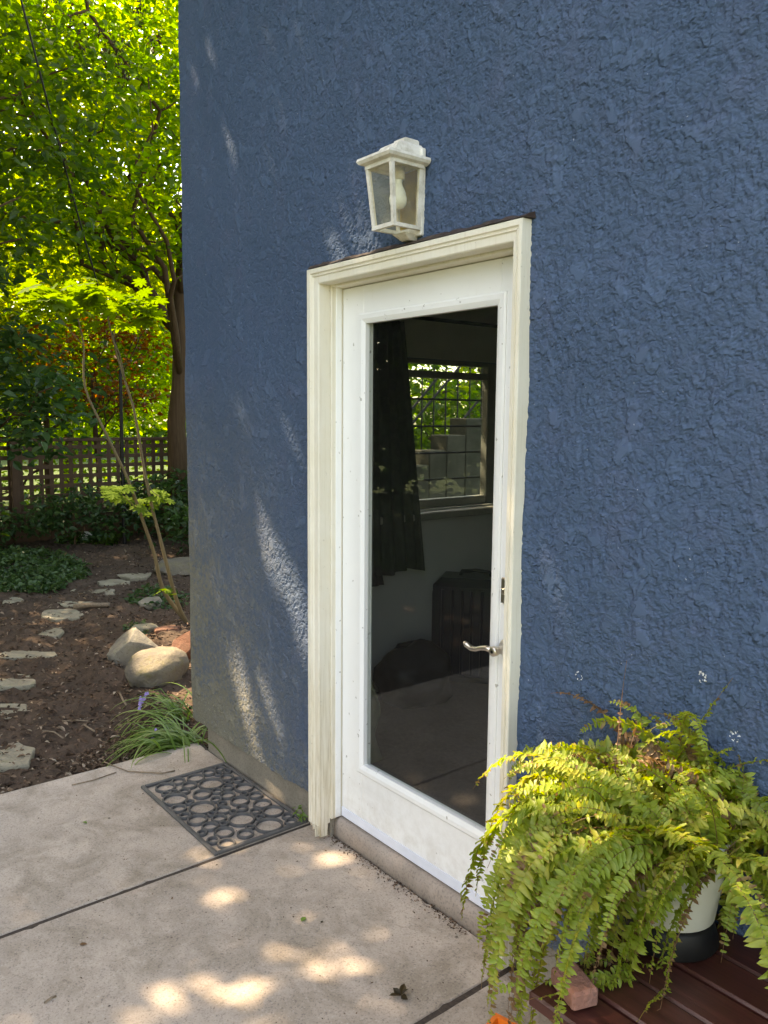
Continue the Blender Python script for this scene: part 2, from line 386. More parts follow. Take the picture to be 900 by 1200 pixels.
L_GRASS = leaf_mat('strap_leaf', [(0., (.085, .18, .030)), (.7, (.16, .27, .055)), (1., (.28, .31, .11))], .35, tcol=1.6, spec=.5)
L_COVER = leaf_mat('ground_cover_leaf', [(0., (.030, .075, .022)), (1., (.085, .15, .045))], .3, tcol=1.4)
L_FERN = leaf_mat('fern_frond', [(0., (.17, .085, .038)), (.16, (.27, .17, .07)), (.28, (.36, .35, .06)), (.5, (.22, .32, .038)), (.8, (.33, .41, .055)), (1., (.48, .47, .08))], .45, tcol=1.6, spec=.45, nscale=30)
L_FERND = leaf_mat('dry_fern_frond', [(0., (.17, .085, .04)), (1., (.33, .22, .10))], .3, tcol=1.3)

# ---------------------------------------------------------------- setting: ground, soil, patio
def fft_noise(nx, nz, lam0, lam1, step, seed, aniso=False):
    r = np.random.default_rng(seed); w = np.fft.rfft2(r.standard_normal((nz, nx)))
    fy = np.fft.fftfreq(nz, step)[:, None]; fx = np.fft.rfftfreq(nx, step)[None, :]; f = np.sqrt(((fx+.22*fy)*.88)**2+(fy*1.12)**2)+1e-9 if aniso else np.sqrt(fx**2+fy**2)+1e-9
    w *= np.exp(-(np.log(f*math.sqrt(lam0*lam1))/math.log(max(1.4, lam1/lam0)**.75))**2)
    o = np.fft.irfft2(w, s=(nz, nx)); return o/o.std()
def grid_faces(nx, nz):
    i = np.arange(nz-1)[:, None]*nx+np.arange(nx-1)[None, :]
    return np.stack([i, i+1, i+nx+1, i+nx], -1).reshape(-1, 4)

gm = MB(); gm.box(-120, 120, -120, 120, -.62, -.42)
tag(gm.obj('ground', M_LAWN), None, kind='structure')

step = .035
sx = np.arange(-11.0, -1.05, step); sy = np.arange(-4.2, 6.2, step)
X, Y = np.meshgrid(sx, sy)
soil_h = fft_noise(len(sx), len(sy), .6, 2.0, step, 3)*.018 + fft_noise(len(sx), len(sy), .10, .25, step, 4)*.009 + fft_noise(len(sx), len(sy), .07, .1, step, 5)*.005
Z = SZ + soil_h
Z -= np.clip((X+1.32)/.2, 0, 1)*.03                                  # dips under the patio edge
edge = np.minimum.reduce([X+11.0, Y+4.2, 6.2-Y]); Z -= np.clip(1-edge/.5, 0, 1)*.34
def soil_z(x, y):
    i = int(np.clip((y+4.2)/step, 0, len(sy)-1)); j = int(np.clip((x+11)/step, 0, len(sx)-1)); return float(Z[i, j])
tag(mobj('garden_soil', arr_mesh('garden_soil', np.stack([X, Y, Z], -1).reshape(-1, 3), grid_faces(len(sx), len(sy)), M_SOIL, True)), None, kind='structure')

patio = thing('patio', None, None); patio['kind'] = 'structure'
pb = MB(); pb.box(-1.19, 4.6, -3.4, -.03, -.40, GZ-.0045); pb.obj('joint_bed', M_JOINT, patio)
for (x0, x1, y0, y1) in ((-1.205, -.166, -1.75, -.041), (-.152, .936, -1.75, -.026), (.950, 2.25, -1.75, -.041), (2.264, 4.6, -1.75, -.041),
                         (-1.205, -.166, -3.4, -1.764), (-.152, .936, -3.4, -1.764), (.950, 2.25, -3.4, -1.764), (2.264, 4.6, -3.4, -1.764)):
    rs = random.Random(int(x0*100)+int(y0*7)); ring = []                    # worn, slightly chipped edges
    for (ax, ay, bx_, by_) in ((x0, y0, x1, y0), (x1, y0, x1, y1), (x1, y1, x0, y1), (x0, y1, x0, y0)):
        k = max(2, int(math.hypot(bx_-ax, by_-ay)/.022))
        ring += [(ax+(bx_-ax)*i/k, ay+(by_-ay)*i/k) for i in range(k)]
    mx, my = (x0+x1)/2, (y0+y1)/2; jit = []; j = 0.
    for _ in ring: j = .75*j+rs.uniform(0, .0014); jit.append(j+(rs.uniform(.004, .010) if rs.random() < .03 else 0))
    def R(inset, z, kj):
        return [(x-max(-1, min(1, (x-mx)*1e3))*(inset+jit[i]*kj)*(abs(abs(x-mx)-(x1-x0)/2) < 1e-6), y-max(-1, min(1, (y-my)*1e3))*(inset+jit[i]*kj)*(abs(abs(y-my)-(y1-y0)/2) < 1e-6), z) for i, (x, y) in enumerate(ring)]
    b = MB(); b.loft([R(0, -.30, 0), R(0, GZ-.010, .3), R(.0008, GZ-.003, .8), R(.0025, GZ, 1.2)]); b.obj('concrete_slab', M_CONC, patio)

# ---------------------------------------------------------------- house
house = thing('house', 'blue stucco house with a white glazed door and concrete plinth', 'house')
# front wall: real relief of thrown stucco
st = .0046
gx = np.arange(-1.207, 1.99, st); gz = np.arange(0, 3.52, st); nx, nz = len(gx), len(gz)
n1 = fft_noise(nx, nz, .030, .060, st, 11, True); n2 = fft_noise(nx, nz, .018, .030, st, 12, True); n3 = fft_noise(nx, nz, .06, .13, st, 13); n4 = fft_noise(nx, nz, .5, 1.2, st, 14); n5 = fft_noise(nx, nz, .0095, .012, st, 15)
n6 = fft_noise(nx, nz, .030, .060, st, 16, True); n7 = fft_noise(nx, nz, .05, .11, st, 17)
q = n1*.60+n2*.60+n5*.30
sg = lambda v: 1/(1+np.exp(-v))
h = .35*sg((q+.75)*5)+.30*sg((q-.05)*5)+.20*sg((q-.80)*5)              # flaky terraces
flat = sg((n3-.85)*9); crack = np.exp(-(n6/.17)**2)*sg((n7-.35)*4)      # smooth trowelled spots, crevices between the flakes
h = h*(1-flat)+.80*flat + n5*.05*(1-flat) - .0*crack*(1-flat)
h = h-.85
X, ZZ = np.meshgrid(gx, gz)
amp = .0046*np.clip(.32+(X+1.2)/2.1, .32, 1.15)
Yw = WY - .004 - amp*h*0 + amp*(-h) + n4*.0026
rr = .022; dxc = np.clip(X-gx[0], 0, rr); Yw += rr-np.sqrt(np.maximum(rr**2-(rr-dxc)**2, 0))
bot = .052 + (X+1.2)*.012 + n3[0][None, :]*.0025
Zw = bot*(1-ZZ/gz[-1]) + ZZ
Zw = np.maximum(Zw, bot)
V = np.stack([X, Yw, Zw], -1).reshape(-1, 3); F = grid_faces(nx, nz)
cx = V[F].mean(1); keep = ~((cx[:, 0] > -.045) & (cx[:, 0] < .935) & (cx[:, 2] < 2.075))
wall = mobj('front_wall', arr_mesh('front_wall', V, F[keep], M_STUCCO, False), house)
b = MB()                                                                # the masonry behind the stucco
YB = WY+.016
b.box(-1.186, -.034, YB, .085, .06, 2.58); b.box(.946, 5.0, YB, .085, .06, 2.58); b.box(-.034, .946, YB, .085, 2.064, 2.58)
b.box(-1.186, 5.0, YB, .085, 2.58, 5.0); b.obj('masonry', M_STUCCO, house)
b = MB(); b.box(1.985, 5.0, WY-.003, YB-.001, .06, 3.515); b.box(-1.207, 5.0, WY-.003, YB-.001, 3.516, 5.0); b.obj('upper_wall', M_STUCCO, house)
b = MB(); b.box(-1.085, -.02, -.040, .07, -.40, .058, .004); b.box(.96, 5.0, -.040, .07, -.40, .058, .004); b.obj('plinth', M_PLINTH, house)
# end wall with its window, back and far walls, floor, ceiling, roof
WX0, WX1, WYa, WYb, WZa, WZb = -1.200, -1.062, .80, 1.99, 1.03, 1.90
b = MB(); b.box(WX0, WX1, .086, WYa, .06, 5.); b.box(WX0, WX1, WYb, 4.2, .06, 5.); b.box(WX0, WX1, WYa, WYb, .06, WZa); b.box(WX0, WX1, WYa, WYb, WZb, 5.)
b.box(-1.09, -1.07, .08, 4.2, -.4, .06); b.obj('end_wall', M_STUCCO, house)
b = MB(); b.box(-1.0615, 5., 4.05, 4.2, -.1, 5.); b.box(4.85, 5., .09, 4.049, -.1, 5.); b.obj('back_wall', M_STUCCO, house)
b = MB(); b.box(-1.0615, -1.05, .10, WYa, .0, 2.44); b.box(-1.0615, -1.05, WYb, 3.0, .0, 2.44); b.box(-1.0615, -1.05, WYa, WYb, 0., WZa); b.box(-1.0615, -1.05, WYa, WYb, WZb, 2.44)
b.box(-1.05, 3.2, 3.0, 3.05, 0, 2.44); b.box(3.2, 3.25, .10, 3.0, 0, 2.44); b.box(-1.0615, -.034, .086, .099, 0, 2.44); b.box(.946, 3.25, .086, .099, 0, 2.44); b.box(-.034, .946, .086, .099, 2.07, 2.44)
b.obj('interior_wall', M_PLASTER, house)
b = MB(); b.box(-1.06, 4.84, .06, 4.04, -.12, -.006); b.obj('interior_floor', M_CARPET, house)
b = MB(); b.box(-1.06, 4.84, .10, 4.04, 2.442, 2.55); b.obj('ceiling', M_CEIL, house)
b = MB(); b.box(-1.24, 5.05, -.09, 4.25, 5.001, 5.12, .01); b.obj('roof', M_ROOF, house)
# window in the end wall
win = MB(); fx0, fx1 = -1.150, -1.095
win.box(fx0, fx1, WYa, WYa+.05, WZa, WZb, .004); win.box(fx0, fx1, WYb-.09, WYb, WZa, WZb, .004)
win.box(fx0, fx1, WYa+.05, WYb-.09, WZa, WZa+.05, .004); win.box(fx0, fx1, WYa+.05, WYb-.09, WZb-.025, WZb, .004); win.box(fx0-.002, fx1+.002, WYa+.05, WYb-.09, 1.795, 1.835, .004)
win = win.obj('window', M_WINFR, house)
b = MB(); b.box(-1.130, -1.126, WYa+.052, WYb-.092, WZa+.051, 1.794); b.obj('pane', M_WGLASS, win)
b = MB(); b.box(-1.130, -1.126, WYa+.052, WYb-.092, 1.836, WZb-.026); b.obj('pane', M_WGLASS, win)
b = MB(); b.box(-1.065, -.985, WYa-.04, WYb+.06, WZa-.055, WZa-.012, .006); b.obj('sill', M_WINFR, win)
for z in (1.190, 1.351, 1.512, 1.673):
    b = MB(); b.tube([(-1.175, WYa+.005, z), (-1.175, WYb-.005, z)], .0065, 6); b.obj('bar', M_IRON, win)

# door frame: cream brick-mould casing, jambs, flashing, sill
OL, IL, IR, OR_, IT, OT, CF = -.0771, -.0117, .9231, .9605, 2.0406, 2.0964, -.1087
def casing(path_in, path_out, name, mitre0, mitre1):
    # profile across the board: (share from inner to outer edge, y)
    prof = [(0, -.050), (0, CF+.011), (.06, CF+.008), (.44, CF+.007), (.50, CF+.002), (.56, CF+.007), (.64, CF+.006), (.70, CF), (.97, CF), (1., CF+.003), (1., -.050)]
    b = MB(); rings = []
    for (pi, po) in zip(path_in, path_out):
        rings.append([(pi[0]+(po[0]-pi[0])*s, y, pi[1]+(po[1]-pi[1])*s) for s, y in prof])
    b.loft(rings); return b.obj(name, M_CASING, house)
casing([(IL, -.02), (IL, IT)], [(OL, -.02), (OL, OT)], 'door_casing', 0, 1)
casing([(IL+.0008, IT), (IR-.0008, IT)], [(OL+.0008, OT), (OR_-.0008, OT)], 'door_casing', 1, 1)
casing([(IR, -.06), (IR, IT)], [(OR_, -.06), (OR_, OT)], 'door_casing', 1, 0)
spl = MB(); rs = random.Random(5); x = OL+.001                             # rotten lower end of the left casing in splinters
while x < IL-.003:
    w = rs.uniform(.004, .014); w = min(w, IL-x); zb = rs.uniform(-.080, -.030); y0 = CF+rs.uniform(.001, .008)
    V = [(x, y0, -.0195), (x+w, y0, -.0195), (x+w, -.06, -.0195), (x, -.06, -.0195), (x+w*.15, y0+.004, zb), (x+w*.75, y0+.004, zb+rs.uniform(-.008, .012)), (x+w*.75, -.062, zb), (x+w*.15, -.062, zb)]
    spl.add(V, [(0, 1, 2, 3), (4, 7, 6, 5), (0, 4, 5, 1), (1, 5, 6, 2), (2, 6, 7, 3), (3, 7, 4, 0)]); x += w+rs.choice((.0005, .002, .0045))
spl.obj('splintered_casing_end', M_CASING, house)
b = MB(); b.box(-.033, -.0035, -.049, .083, -.005, 2.06, .003); b.obj('door_jamb', M_CASING, house)
b = MB(); b.box(-.012, -.0015, -.030, -.0035, -.003, 2.036, .002); b.obj('weather_strip', M_DOOR, house)
b = MB(); b.box(.9185, .945, -.049, .083, -.005, 2.06, .003); b.obj('door_jamb', M_CASING, house)
b = MB(); b.box(-.003, .918, -.049, .083, 2.0325, 2.062, .003); b.obj('head_jamb', M_CASING, house)
fl = MB(); rs = random.Random(3); xs = np.linspace(OL+.01, OR_+.012, 40); rings = []
for x in xs:
    d = rs.uniform(-.003, .004); zt = OT+.013+rs.uniform(-.004, .004)
    rings.append([(x, CF-.002+d, OT+.002), (x, WY+.004, OT+.002), (x, WY+.004, zt+.010), (x, CF+.012+d, zt)])
fl.loft(rings); fl.obj('drip_flashing', M_FLASH, house)
sill = MB(); ns = 40; rings = []; rs = random.Random(8)
for i in range(ns+1):
    x = -.018+i*(.955/ns); e = rs.uniform(-.002, .002)
    rings.append([(x, .085, -.006), (x, .002, -.006), (x, -.010, -.009+e), (x, -.020, -.018+e), (x, -.025+e, -.035), (x, -.028+e, GZ-.03), (x, .085, GZ-.03)])
sill.loft(rings); sill.obj('door_sill', M_SILL, house, True)

# door leaf
GL, GR, GB, GT = .1385, .7785, .2559, 1.8965
d = MB(); d.box(0, GL-.012, 0, .044, .001, 2.03, .002); d.box(GR+.012, .915, 0, .044, .001, 2.03, .002)
d.box(GL-.012, GR+.012, .0005, .0435, .001, GB-.012); d.box(GL-.012, GR+.012, .0005, .0435, GT+.012, 2.0295)
door = d.obj('door', M_DOOR, house)
prof = [(-.036, .002), (-.036, -.004), (-.030, -.0085), (-.016, -.0085), (-.008, -.005), (0, -.001), (0, .018), (-.036, .018)]
lf = MB(); rings = []
for (cx_, cz_, ux, uz) in ((GL, GB, 1, 1), (GR, GB, -1, 1), (GR, GT, -1, -1), (GL, GT, 1, -1), (GL, GB, 1, 1)):
    rings.append([(cx_+u*ux, y, cz_+u*uz) for u, y in prof])
lf.loft(rings, False, False); lf.obj('lite_frame', M_DOOR, door)
b = MB(); b.box(GL-.008, GR+.008, .014, .019, GB-.008, GT+.008); b.obj('glass_pane', M_GLASS, door)
b = MB(); b.box(.002, .913, -.004, -.0003, .0015, .040, .001); b.obj('door_sweep', M_SWEEP, door)
hz = .877
hd = MB(); hx = .850
hd.lathe([(0, -.0005), (.028, -.0005), (.030, .004), (.026, .010), (.013, .013), (.012, .046), (.015, .050), (.015, .064), (.012, .067), (0, .067)], 20)
hd.v = [(hx+p[0], -p[2], hz+p[1]) for p in hd.v]
hd.tube([(hx, -.056, hz), (hx-.03, -.060, hz+.004), (hx-.055, -.058, hz-.002), (hx-.078, -.055, hz-.012), (hx-.10, -.053, hz-.014), (hx-.118, -.056, hz-.006), (hx-.126, -.058, hz+.002)], [.010, .0085, .0075, .0075, .0088, .0092, .006], 10)
hd = hd.obj('lever_handle', M_NICKEL, door, True)
b = MB(); b.lathe([(0, 0), (.005, 0), (.005, .003), (0, .003)], 12); b.v = [(hx+p[0], -.0655-p[2], hz+p[1]) for p in b.v]; b.obj('keyhole', M_IRON, hd)
b = MB(); b.box(.824, .860, -.010, -.0003, hz+.135, hz+.215, .004); b.box(.832, .848, -.016, -.010, hz+.165, hz+.183, .003); b.obj('lock_plate', M_NICKEL, door)

# ---------------------------------------------------------------- room behind the glass
cu = MB(); rows = []
def curtain(x0, ya, yb, za, zb, ph, name, lab):
    ny, nzc = 40, 14; V = []
    for j in range(nzc+1):
        z = za+(zb-za)*j/nzc; fl_ = 1+.80*(1-j/nzc)
        for i in range(ny+1):
            t = i/ny; y = ya+(yb-ya)*(t*fl_ if True else t)
            V.append((x0+.022*math.sin(t*30+ph)+.01*math.sin(t*11+ph+j*.1), y, z+.012*math.sin(t*9+ph)*(1-j/nzc)))
    o = mobj(name, arr_mesh(name, np.array(V), grid_faces(ny+1, nzc+1), M_CURTAIN, True))
    so_ = o.modifiers.new('thickness', 'SOLIDIFY'); so_.thickness = .003
    return tag(o, lab, 'curtain')
curtain(-.975, .22, .66, .63, 2.10, .3, 'curtain', 'dark olive curtain hanging indoors furthest from the barred window')
curtain(-.965, .86, 1.09, .70, 2.08, 1.7, 'curtain', 'dark olive curtain hanging indoors over the edge of the barred window')
b = MB(); b.tube([(-.97, .30, 2.11), (-.97, 2.0, 2.11)], .011, 8); tag(b.obj('curtain_rod', M_IRON), 'dark rod carrying the curtains indoors above the barred window', 'curtain rod')
sc_ = thing('suitcase', 'black hard-shell suitcase with vertical ribs standing below the barred window', 'suitcase', None, (-.80, 1.53, -.006), math.radians(38))
b = MB(); b.box(-.235, .235, -.14, .14, .05, .66, .045); b.obj('shell', M_CASE, sc_)
for i in range(7):
    for s in (-1, 1):
        b = MB(); b.tube([(-.17+i*.056, s*.139, .11), (-.17+i*.056, s*.139, .60)], .009, 8); b.obj('rib', M_CASE, sc_)
for i in range(3):
    b = MB(); b.tube([(-.234, -.07+i*.07, .11), (-.234, -.07+i*.07, .57)], .009, 8); b.obj('rib', M_CASE, sc_)
for sx_ in (-.18, .18):
    for sy_ in (-.10, .10):
        b = MB(); b.tube([(sx_, sy_-.012, .028), (sx_, sy_+.012, .028)], .028, 12); b.box(sx_-.015, sx_+.015, sy_-.016, sy_+.016, .03, .055); b.obj('wheel', M_BAG, sc_)
b = MB(); b.tube([(-.09, 0, .655), (-.08, 0, .685), (0, 0, .692), (.08, 0, .685), (.09, 0, .655)], .011, 8); b.obj('carry_handle', M_BAG, sc_, True)

def blob(name, mat, c, r, seed, amp=.25, sub=3, freq=1.6, flatz=None, cuts=(), parent=None, smooth=True, rz=0.):
    bm = bmesh.new(); bmesh.ops.create_icosphere(bm, subdivisions=sub, radius=1.0); off = Vector((seed*3.1, seed*1.7, seed*.9))
    cuts = [(Vector(n_).normalized(), k_) for n_, k_ in cuts]
    for v in bm.verts:
        p = v.co.copy(); q = p*(1+amp*mnoise.noise(p*freq+off)+amp*.35*mnoise.noise(p*freq*3+off)+amp*.14*mnoise.noise(p*freq*8+off))
        for n_, k_ in cuts:
            e = q.dot(n_)-k_
            if e > 0: q -= n_*e*.94
        v.co = Vector((q.x*r[0], q.y*r[1], q.z*r[2]))
        if flatz is not None and v.co.z < flatz: v.co.z = flatz
    me = bpy.data.meshes.new(name); bm.to_mesh(me); bm.free(); me.materials.append(mat)
    me.polygons.foreach_set('use_smooth', np.full(len(me.polygons), smooth))
    return mobj(name, me, parent, c, (0, 0, rz))
bg_ = thing('duffel_bag', 'slumped black duffel bag on the floor beside the suitcase indoors', 'bag', None, (-.82, 1.08, -.006))
blob('bag_body', M_BAG, (0, 0, .15), (.19, .22, .19), 4, .35, 3, 1.8, -.149, parent=bg_)
b = MB(); b.tube([(-.10, -.08, .24), (-.07, -.05, .31), (0, 0, .335), (.07, .05, .31), (.10, .08, .24)], .014, 8); b.obj('strap', M_BAG, bg_, True)
# cloth slumped against the jamb
V = []; 
for j in range(13):
    for i in range(13):
        u, v = i/12, j/12
        V.append((-.42+.10*u+.04*math.sin(v*7+u*3), .13+.30*u+.03*math.sin(u*14+v*4), -.002+.60*v*(1-.35*u)+.0))
o = mobj('draped_cloth', arr_mesh('draped_cloth', np.array(V), grid_faces(13, 13), M_SHEET, True)); o.modifiers.new('thickness', 'SOLIDIFY').thickness = .008
tag(o, 'khaki cloth hanging to the floor just inside the glass door', 'cloth')

# ---------------------------------------------------------------- wall lantern
LX, LZ = .470, 2.135
lan = thing('wall_lantern', 'chalky white wall lantern with a bulb above the door', 'lantern', None, (LX, WY-.002, LZ))
def rect(z, hw, yf, yb=0.0): return [(-hw, yb, z), (hw, yb, z), (hw, -yf, z), (-hw, -yf, z)]
b = MB(); b.box(-.054, .054, -.014, .004, -.010, .250, .003); bp_ = b.obj('back_plate', M_LANT, lan)
b = MB(); b.box(-.044, .044, -.017, -.0145, .02, .188, .001); b.obj('reflector', M_BRASS, bp_)
zb, zt, hwb, hwt, yb_, yt_ = .012, .195, .047, .058, .116, .136
r_ = MB()
r_.loft([rect(.194, .062, .140), rect(.199, .076, .158), rect(.207, .081, .164), rect(.215, .079, .161), rect(.220, .066, .142), rect(.226, .048, .110), rect(.238, .047, .108), rect(.252, .043, .098), rect(.261, .035, .082), rect(.263, .025, .062), rect(.276, .024, .060), rect(.281, .018, .048)])
r_.obj('roof', M_LANT, lan)
for sx_ in (-1, 1):
    b = MB(); b.loft([[(sx_*hwb+dx, -yb_+dy, zb) for dx, dy in ((-.006, -.006), (.006, -.006), (.006, .006), (-.006, .006))], [(sx_*hwt+dx, -yt_+dy, zt) for dx, dy in ((-.006, -.006), (.006, -.006), (.006, .006), (-.006, .006))]]); b.obj('corner_post', M_LANT, lan)
    b = MB(); b.loft([[(sx_*hwb+dx, -.016+dy, zb) for dx, dy in ((-.005, -.010), (.005, -.010), (.005, .003), (-.005, .003))], [(sx_*hwt*.94+dx, -.016+dy, zt) for dx, dy in ((-.005, -.010), (.005, -.010), (.005, .003), (-.005, .003))]]); b.obj('corner_post', M_LANT, lan)
for z_, hw_, yy in ((zb, hwb, yb_), (zt-.004, hwt, yt_)):
    b = MB()
    b.box(-hw_-.006, hw_+.006, -yy-.007, -yy+.006, z_-.007, z_+.005); b.box(-hw_-.0065, -hw_+.005, -yy+.004, -.012, z_-.0065, z_+.0045); b.box(hw_-.005, hw_+.0065, -yy+.004, -.012, z_-.0065, z_+.0045)
    b.obj('rail', M_LANT, lan)
b = MB(); b.add([(-hwb, -yb_, zb), (hwb, -yb_, zb), (hwt, -yt_, zt), (-hwt, -yt_, zt)], [(0, 1, 2, 3)]); b.obj('glass_pane', M_LGLASS, lan)
for sx_ in (-1, 1):
    b = MB(); b.add([(sx_*hwb, -yb_, zb), (sx_*hwb, -.012, zb), (sx_*hwt, -.012, zt), (sx_*hwt, -yt_, zt)], [(0, 1, 2, 3)]); b.obj('glass_pane', M_LGLASS, lan)
b = MB(); b.lathe([(.014, .172), (.015, .160), (.013, .146), (.015, .138), (.024, .118), (.028, .100), (.026, .084), (.018, .073), (.0, .068)], 20, (0, -.062, 0)); b.obj('bulb', M_BULB, lan, True)
b = MB(); b.lathe([(.0, .194), (.020, .194), (.020, .158), (.017, .156)], 16, (0, -.062, 0)); b.obj('socket', M_LANT, lan, True)
b = MB(); b.loft([rect(-.020, .018, .030), rect(-.002, .030, .060)]); b.obj('bottom_bracket', M_LANT, lan)

# ---------------------------------------------------------------- doormat of rubber rings
MX0, MX1, MY0, MY1, MT = -.880, -.165, -.470, -.052, .013
mat_ = thing('doormat', 'grey rubber doormat of open rings lying on the concrete beside the door', 'doormat', None, (0, 0, GZ))
b = MB(); w = .017
b.box(MX0, MX1, MY0, MY0+w, .0005, MT, .003); b.box(MX0, MX1, MY1-w, MY1, .0005, MT, .003); b.box(MX0, MX0+w, MY0+w, MY1-w, .0005, MT-.0003, .003); b.box(MX1-w, MX1, MY0+w, MY1-w, .0005, MT-.0003, .003)
b.obj('rim', M_RUBBER, mat_)
circ = []; rs = random.Random(21)
for rad, tries in ((.056, 60), (.044, 120), (.034, 500), (.027, 1500), (.021, 4000)):
    for _ in range(tries):
        x = rs.uniform(MX0+w+rad-.004, MX1-w-rad+.004); y = rs.uniform(MY0+w+rad-.004, MY1-w-rad+.004); r2 = rad*rs.uniform(.93, 1.06)
        if all((x-a)**2+(y-c)**2 > (r2+q-.0045)**2 for a, c, q in circ):
            circ.append((x, y, r2))
            if rad > .05 and sum(1 for q in circ if q[2] > .05) >= 5: break
for (x, y, r2) in circ:
    t_ = .0085; b = MB(); n = 22; h_ = MT-.001+rs.uniform(-.0012, .0008)
    V, F = [], []
    for k in range(n):
        a = 2*math.pi*k/n
        for (rr_, zz) in ((r2, .0006), (r2-.001, h_), (r2-t_+.001, h_), (r2-t_, .0006)): V.append((math.cos(a)*rr_, math.sin(a)*rr_, zz))
    for k in range(n):
        k2 = (k+1) % n
        for q in range(4): F.append((k*4+q, k2*4+q, k2*4+(q+1) % 4, k*4+(q+1) % 4))
    b.add(V, F); o = b.obj('ring', M_RUBBER, mat_); o.location = (x, y, 0)

# ---------------------------------------------------------------- bench, pot, planter, brick
BZ = .410
bench = thing('bench', 'low dark red wooden bench against the blue wall under the fern', 'bench')
BX0, BX1 = 1.47, 2.75
for i, y1 in enumerate((-.076, -.181, -.286, -.391, -.496)):
    b = MB(); e = (.0, .004, -.003, .005, .001)[i]; b.box(BX0+e, BX1, y1-.099, y1, BZ-.032, BZ+e*.3, .005); b.obj('plank', M_BENCH, bench)
for x in (BX0+.10, BX1-.16):
    for y in (-.13, -.53):
        b = MB(); b.box(x, x+.06, y-.03, y+.03, GZ+.001, BZ-.033, .004); b.obj('leg', M_BENCH, bench)
    b = MB(); b.box(x+.012, x+.048, -.499, -.161, BZ-.10, BZ-.034, .003); b.obj('bearer', M_BENCH, bench)
b = MB(); b.box(BX0+.06, BX1-.06, -.585, -.562, BZ-.115, BZ-.036, .003); b.obj('apron', M_BENCH, bench)
bk = MB(); bk.box(-.030, .030, -.045, .045, .0, .040, .006); o = bk.obj('brick', M_BRICK); o.location = (1.540, -.535, BZ+.004); o.rotation_euler = (0, 0, math.radians(70))
tag(o, 'pink terracotta brick lying on the bench corner under the fern', 'brick')
pl = thing('planter_box', 'orange plastic planter box on the concrete in front of the bench', 'planter', None, (1.395, -.535, GZ), math.radians(14))
b = MB(); R4 = lambda z, a, c: [(-a, -c, z), (a, -c, z), (a, c, z), (-a, c, z)]
b.loft([R4(.001, .085, .085), R4(.215, .105, .105), R4(.216, .116, .116), R4(.240, .117, .117), R4(.2402, .106, .106), R4(.20, .102, .102)], True, False); b.obj('box', M_ORANGE, pl)
b = MB(); b.box(-.101, .101, -.101, .101, .19, .205); b.obj('potting_soil', M_SOIL, pl)

PX, PY, PB = 1.545, -.205, BZ+.062
fern = thing('potted_fern', 'large yellowing fern spilling out of an ivory pot on the bench', 'fern', None, (0, 0, 0))
b = MB(); b.lathe([(0, .0), (.088, .0), (.096, .006), (.118, .165), (.120, .175), (.129, .178), (.130, .205), (.124, .207), (.116, .195), (.112, .17), (0, .168)], 36, (PX, PY, PB)); pot = b.obj('pot', M_POT, fern, True)
b = MB(); b.tube([(PX-.128, PY-.02, PB+.19), (PX-.150, PY-.03, PB+.205), (PX-.155, PY-.03, PB+.235), (PX-.140, PY-.02, PB+.25)], .006, 8); b.obj('hanger_clip', M_POT, pot, True)
b = MB(); b.lathe([(0, .176), (.111, .174)], 24, (PX, PY, PB)); b.obj('potting_soil', M_SOIL, fern)
b = MB(); b.lathe([(.0, .003), (.105, .003), (.108, .008), (.095, .05), (.092, .058), (.0, .0585)], 28, (PX, PY, BZ+.002)); tag(b.obj('pot_stand', M_IRON, None, True), 'low black stand under the ivory fern pot on the bench', 'pot stand')

def pinna(mb, base, d, n, L, w, t0, t1, rs):
    """one leaflet: a wavy tapering strip, 4 segments, folded on its midrib"""
    side = d.cross(n).normalized(); n = side.cross(d).normalized()
    segs = 4; V, T = [], []; dr = rs.uniform(-.25, .55); ph = rs.uniform(0, 6)
    for k in range(segs+1):
        t = k/segs; ww = w*(.62, 1., .92, .66, .06)[k]; c = base+d*(L*t)-n*(L*dr*t*t)
        lift = n*(.25*ww)+n*(.16*w*math.sin(ph+k*1.9)); lift2 = n*(.25*ww)-n*(.16*w*math.sin(ph+k*1.9))
        V += [c+side*ww*.5+lift, c, c-side*ww*.5+lift2]; tt = t0+(t1-t0)*t**2.2; T += [tt, tt, tt]
    F = []
    for k in range(segs):
        a = 3*k; F += [(a, a+1, a+4, a+3), (a+1, a+2, a+5, a+4)]
    o = len(mb.v); mb.v += [tuple(p) for p in V]; mb.f += [tuple(i+o for i in q) for q in F]; mb.t += T

